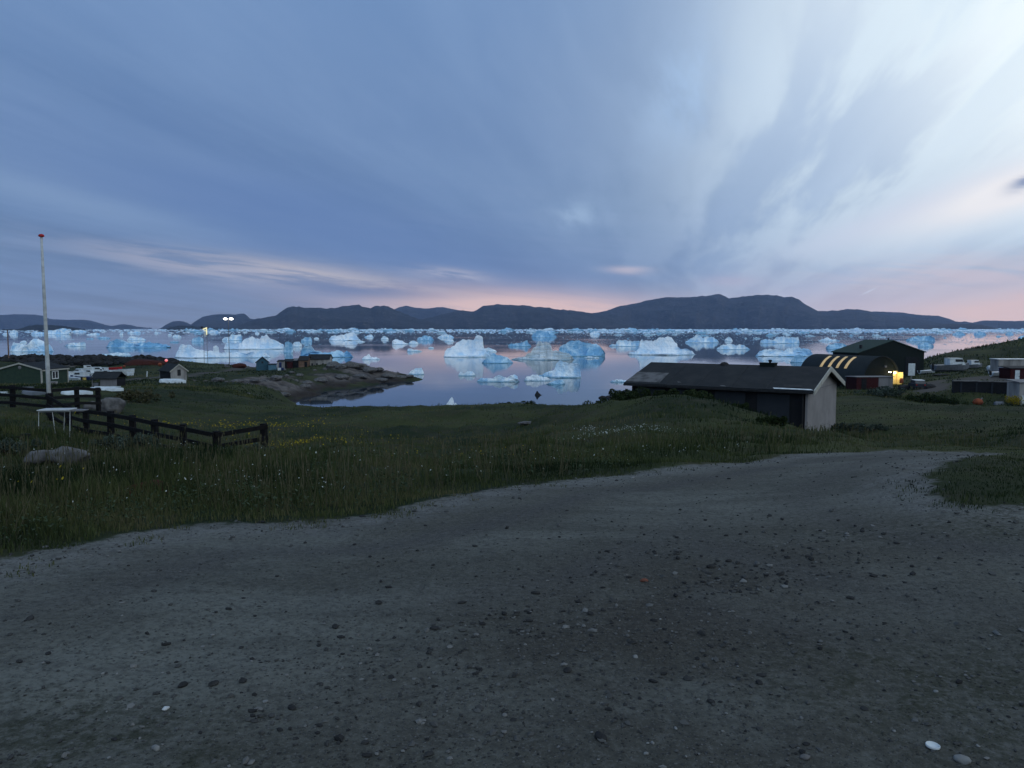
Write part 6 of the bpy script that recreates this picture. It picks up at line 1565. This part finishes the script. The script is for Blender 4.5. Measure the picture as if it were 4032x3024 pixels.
retaining_wall()
q = at(3850, 1590, 102); t = empty('buoy', (q.x, 102, hz(q.x, 102))); tag(t, 'big orange buoy in the grass below the retaining wall', 'buoy')
MB().lathe([(.1, .0), (.55, .1), (.68, .4), (.5, .75), (.1, .9)], (0, 0, 0), 12, 1.0, .8).build('float', M['orange'], t, True); MB().tube([(.35, 0, .7), (.6, 0, .95)], .1, 6).build('eye', M['grey_sheet'], t)
upturned_boat('upturned_boat', 'small blue-grey dinghy below the right part of the retaining wall', 3915, 3955, 1588, 101, .45, 'hull_grey', .1)
shrub('bush', 'yellow-flowered bush at the foot of the pale grey shed', 4000, 1590, 98, 1.5, .9, 1.2, 1600, 'fl_yellow', .07, seed=60)
q = at(4024, 1578, 98); t = empty('marker_post', (q.x, 98, hz(q.x, 98))); tag(t, 'short white post beside the yellow bush', 'post')
MB().box((0, 0, .5), (.32, .32, 1.2)).build('post', M['hull_white'], t, bevel=.03); MB().box((0, 0, 1.13), (.38, .38, .06)).build('post_cap', M['hull_white'], t)


def sign_board():
    Y = 150; q = at(3588, 1500, Y); z0 = hz(q.x, Y); zb = at(3588, 1479, Y).z - z0; zt = at(3588, 1431, Y).z - z0
    t = empty('sign_board', (q.x, Y, z0), -.1); tag(t, 'tall blank white board on a post before the green hall', 'sign')
    MB().box((0, 0, (zb + zt) / 2), (1.25, .08, zt - zb)).build('board', M['hull_white'], t)
    MB().box((0, .08, zb / 2 + .1), (.18, .07, zb + .6)).build('post', M['grey_sheet'], t)


sign_board()


def car():
    Y = 121; q = at(3610, 1535, Y); z0 = hz(q.x, Y)
    t = empty('parked_car', (q.x, Y, z0), R(78)); tag(t, 'dark car with a pale roof parked by the sandy yard', 'car')
    L, W = 3.9, 1.62
    pr = [(-L / 2, .35), (-L / 2 + .05, .85), (-L / 2 + .5, .95), (L / 2 - 1.2, .95), (L / 2 - .1, .8), (L / 2, .4)]
    MB().prism([(x, -W / 2, z) for x, z in pr], (0, 0, 0), (0, W, 0)).build('body', M['panel'], t, bevel=.06)
    cb = [(-L / 2 + .2, .95), (-L / 2 + .5, 1.42), (.45, 1.42), (1.0, .95)]
    MB().prism([(x, -W / 2 + .1, z) for x, z in cb], (0, 0, 0), (0, W - .2, 0)).build('cabin', M['dark_glass'], t)
    MB().box((-.52, 0, 1.45), (1.9, W - .18, .07)).build('roof', M['hull_white'], t, bevel=.02)
    for x in (-1.2, 1.2):
        for y in (-W / 2 + .02, W / 2 - .02):
            wl = MB().lathe([(.05, -.1), (.3, -.1), (.32, -.05), (.32, .05), (.3, .1), (.05, .1)], (0, 0, 0), 16).build('wheel', M['black'], t, True); wl.location = (x, y, .32); wl.rotation_euler = (R(90), 0, 0)
    for y in (-.6, .6): MB().box((-L / 2 - .01, y, .78), (.05, .2, .16)).build('tail_light', M['red'], t)


car()
q = at(3902, 1465, 160); t = empty('water_tank', (q.x, 160, hz(q.x, 160))); tag(t, 'small rounded white tank left of the white container', 'tank')
tk = MB().lathe([(.2, -.75), (.5, -.7), (.56, -.5), (.56, .5), (.5, .7), (.2, .75)], (0, 0, 0), 14).build('tank', M['hull_white'], t, True); tk.rotation_euler = (0, R(90), 0); tk.location = (0, 0, .75)
MB().box((-.4, 0, .15), (.12, .8, .5)).box((.4, 0, .15), (.12, .8, .5)).build('cradle', M['grey_sheet'], t)
for (u, v, Y, dims, lab) in [(3662, 1526, 119, (2.0, 1.2, .9), 'dark heap of gear in the sandy yard'), (3700, 1478, 158, (4, 1.4, .5), 'dark low heap under the large cruiser'), (3560, 1530, 123, (2.2, 1.4, 1.1), 'dark heap of gear between the low shed and the car')]:
    boulder('gear_heap', lab, u, v, Y, dims, 'stone_dark', int(u), 0.2, cat='heap', sink=.25)


# ------------------------------------------------------------------ evening air over the fjord
def haze():
    m = bpy.data.materials.new('haze'); m.use_nodes = True; t = NT(m.node_tree); t.n.clear()
    v = t.new('ShaderNodeVolumePrincipled'); v.inputs['Color'].default_value = (0.46, 0.63, 1.0, 1); v.inputs['Density'].default_value = HAZE; v.inputs['Anisotropy'].default_value = 0.0
    o = t.new('ShaderNodeOutputMaterial'); t.l.new(v.outputs[0], o.inputs['Volume'])
    m.cycles.volume_sampling = 'DISTANCE'
    b = MB().box((0, 6300, 448), (25000, 14000, 904)).build('haze', m); tag(b, 'thin bluish evening air over the fjord', kind='stuff')


HAZE = 3.5e-5
haze()
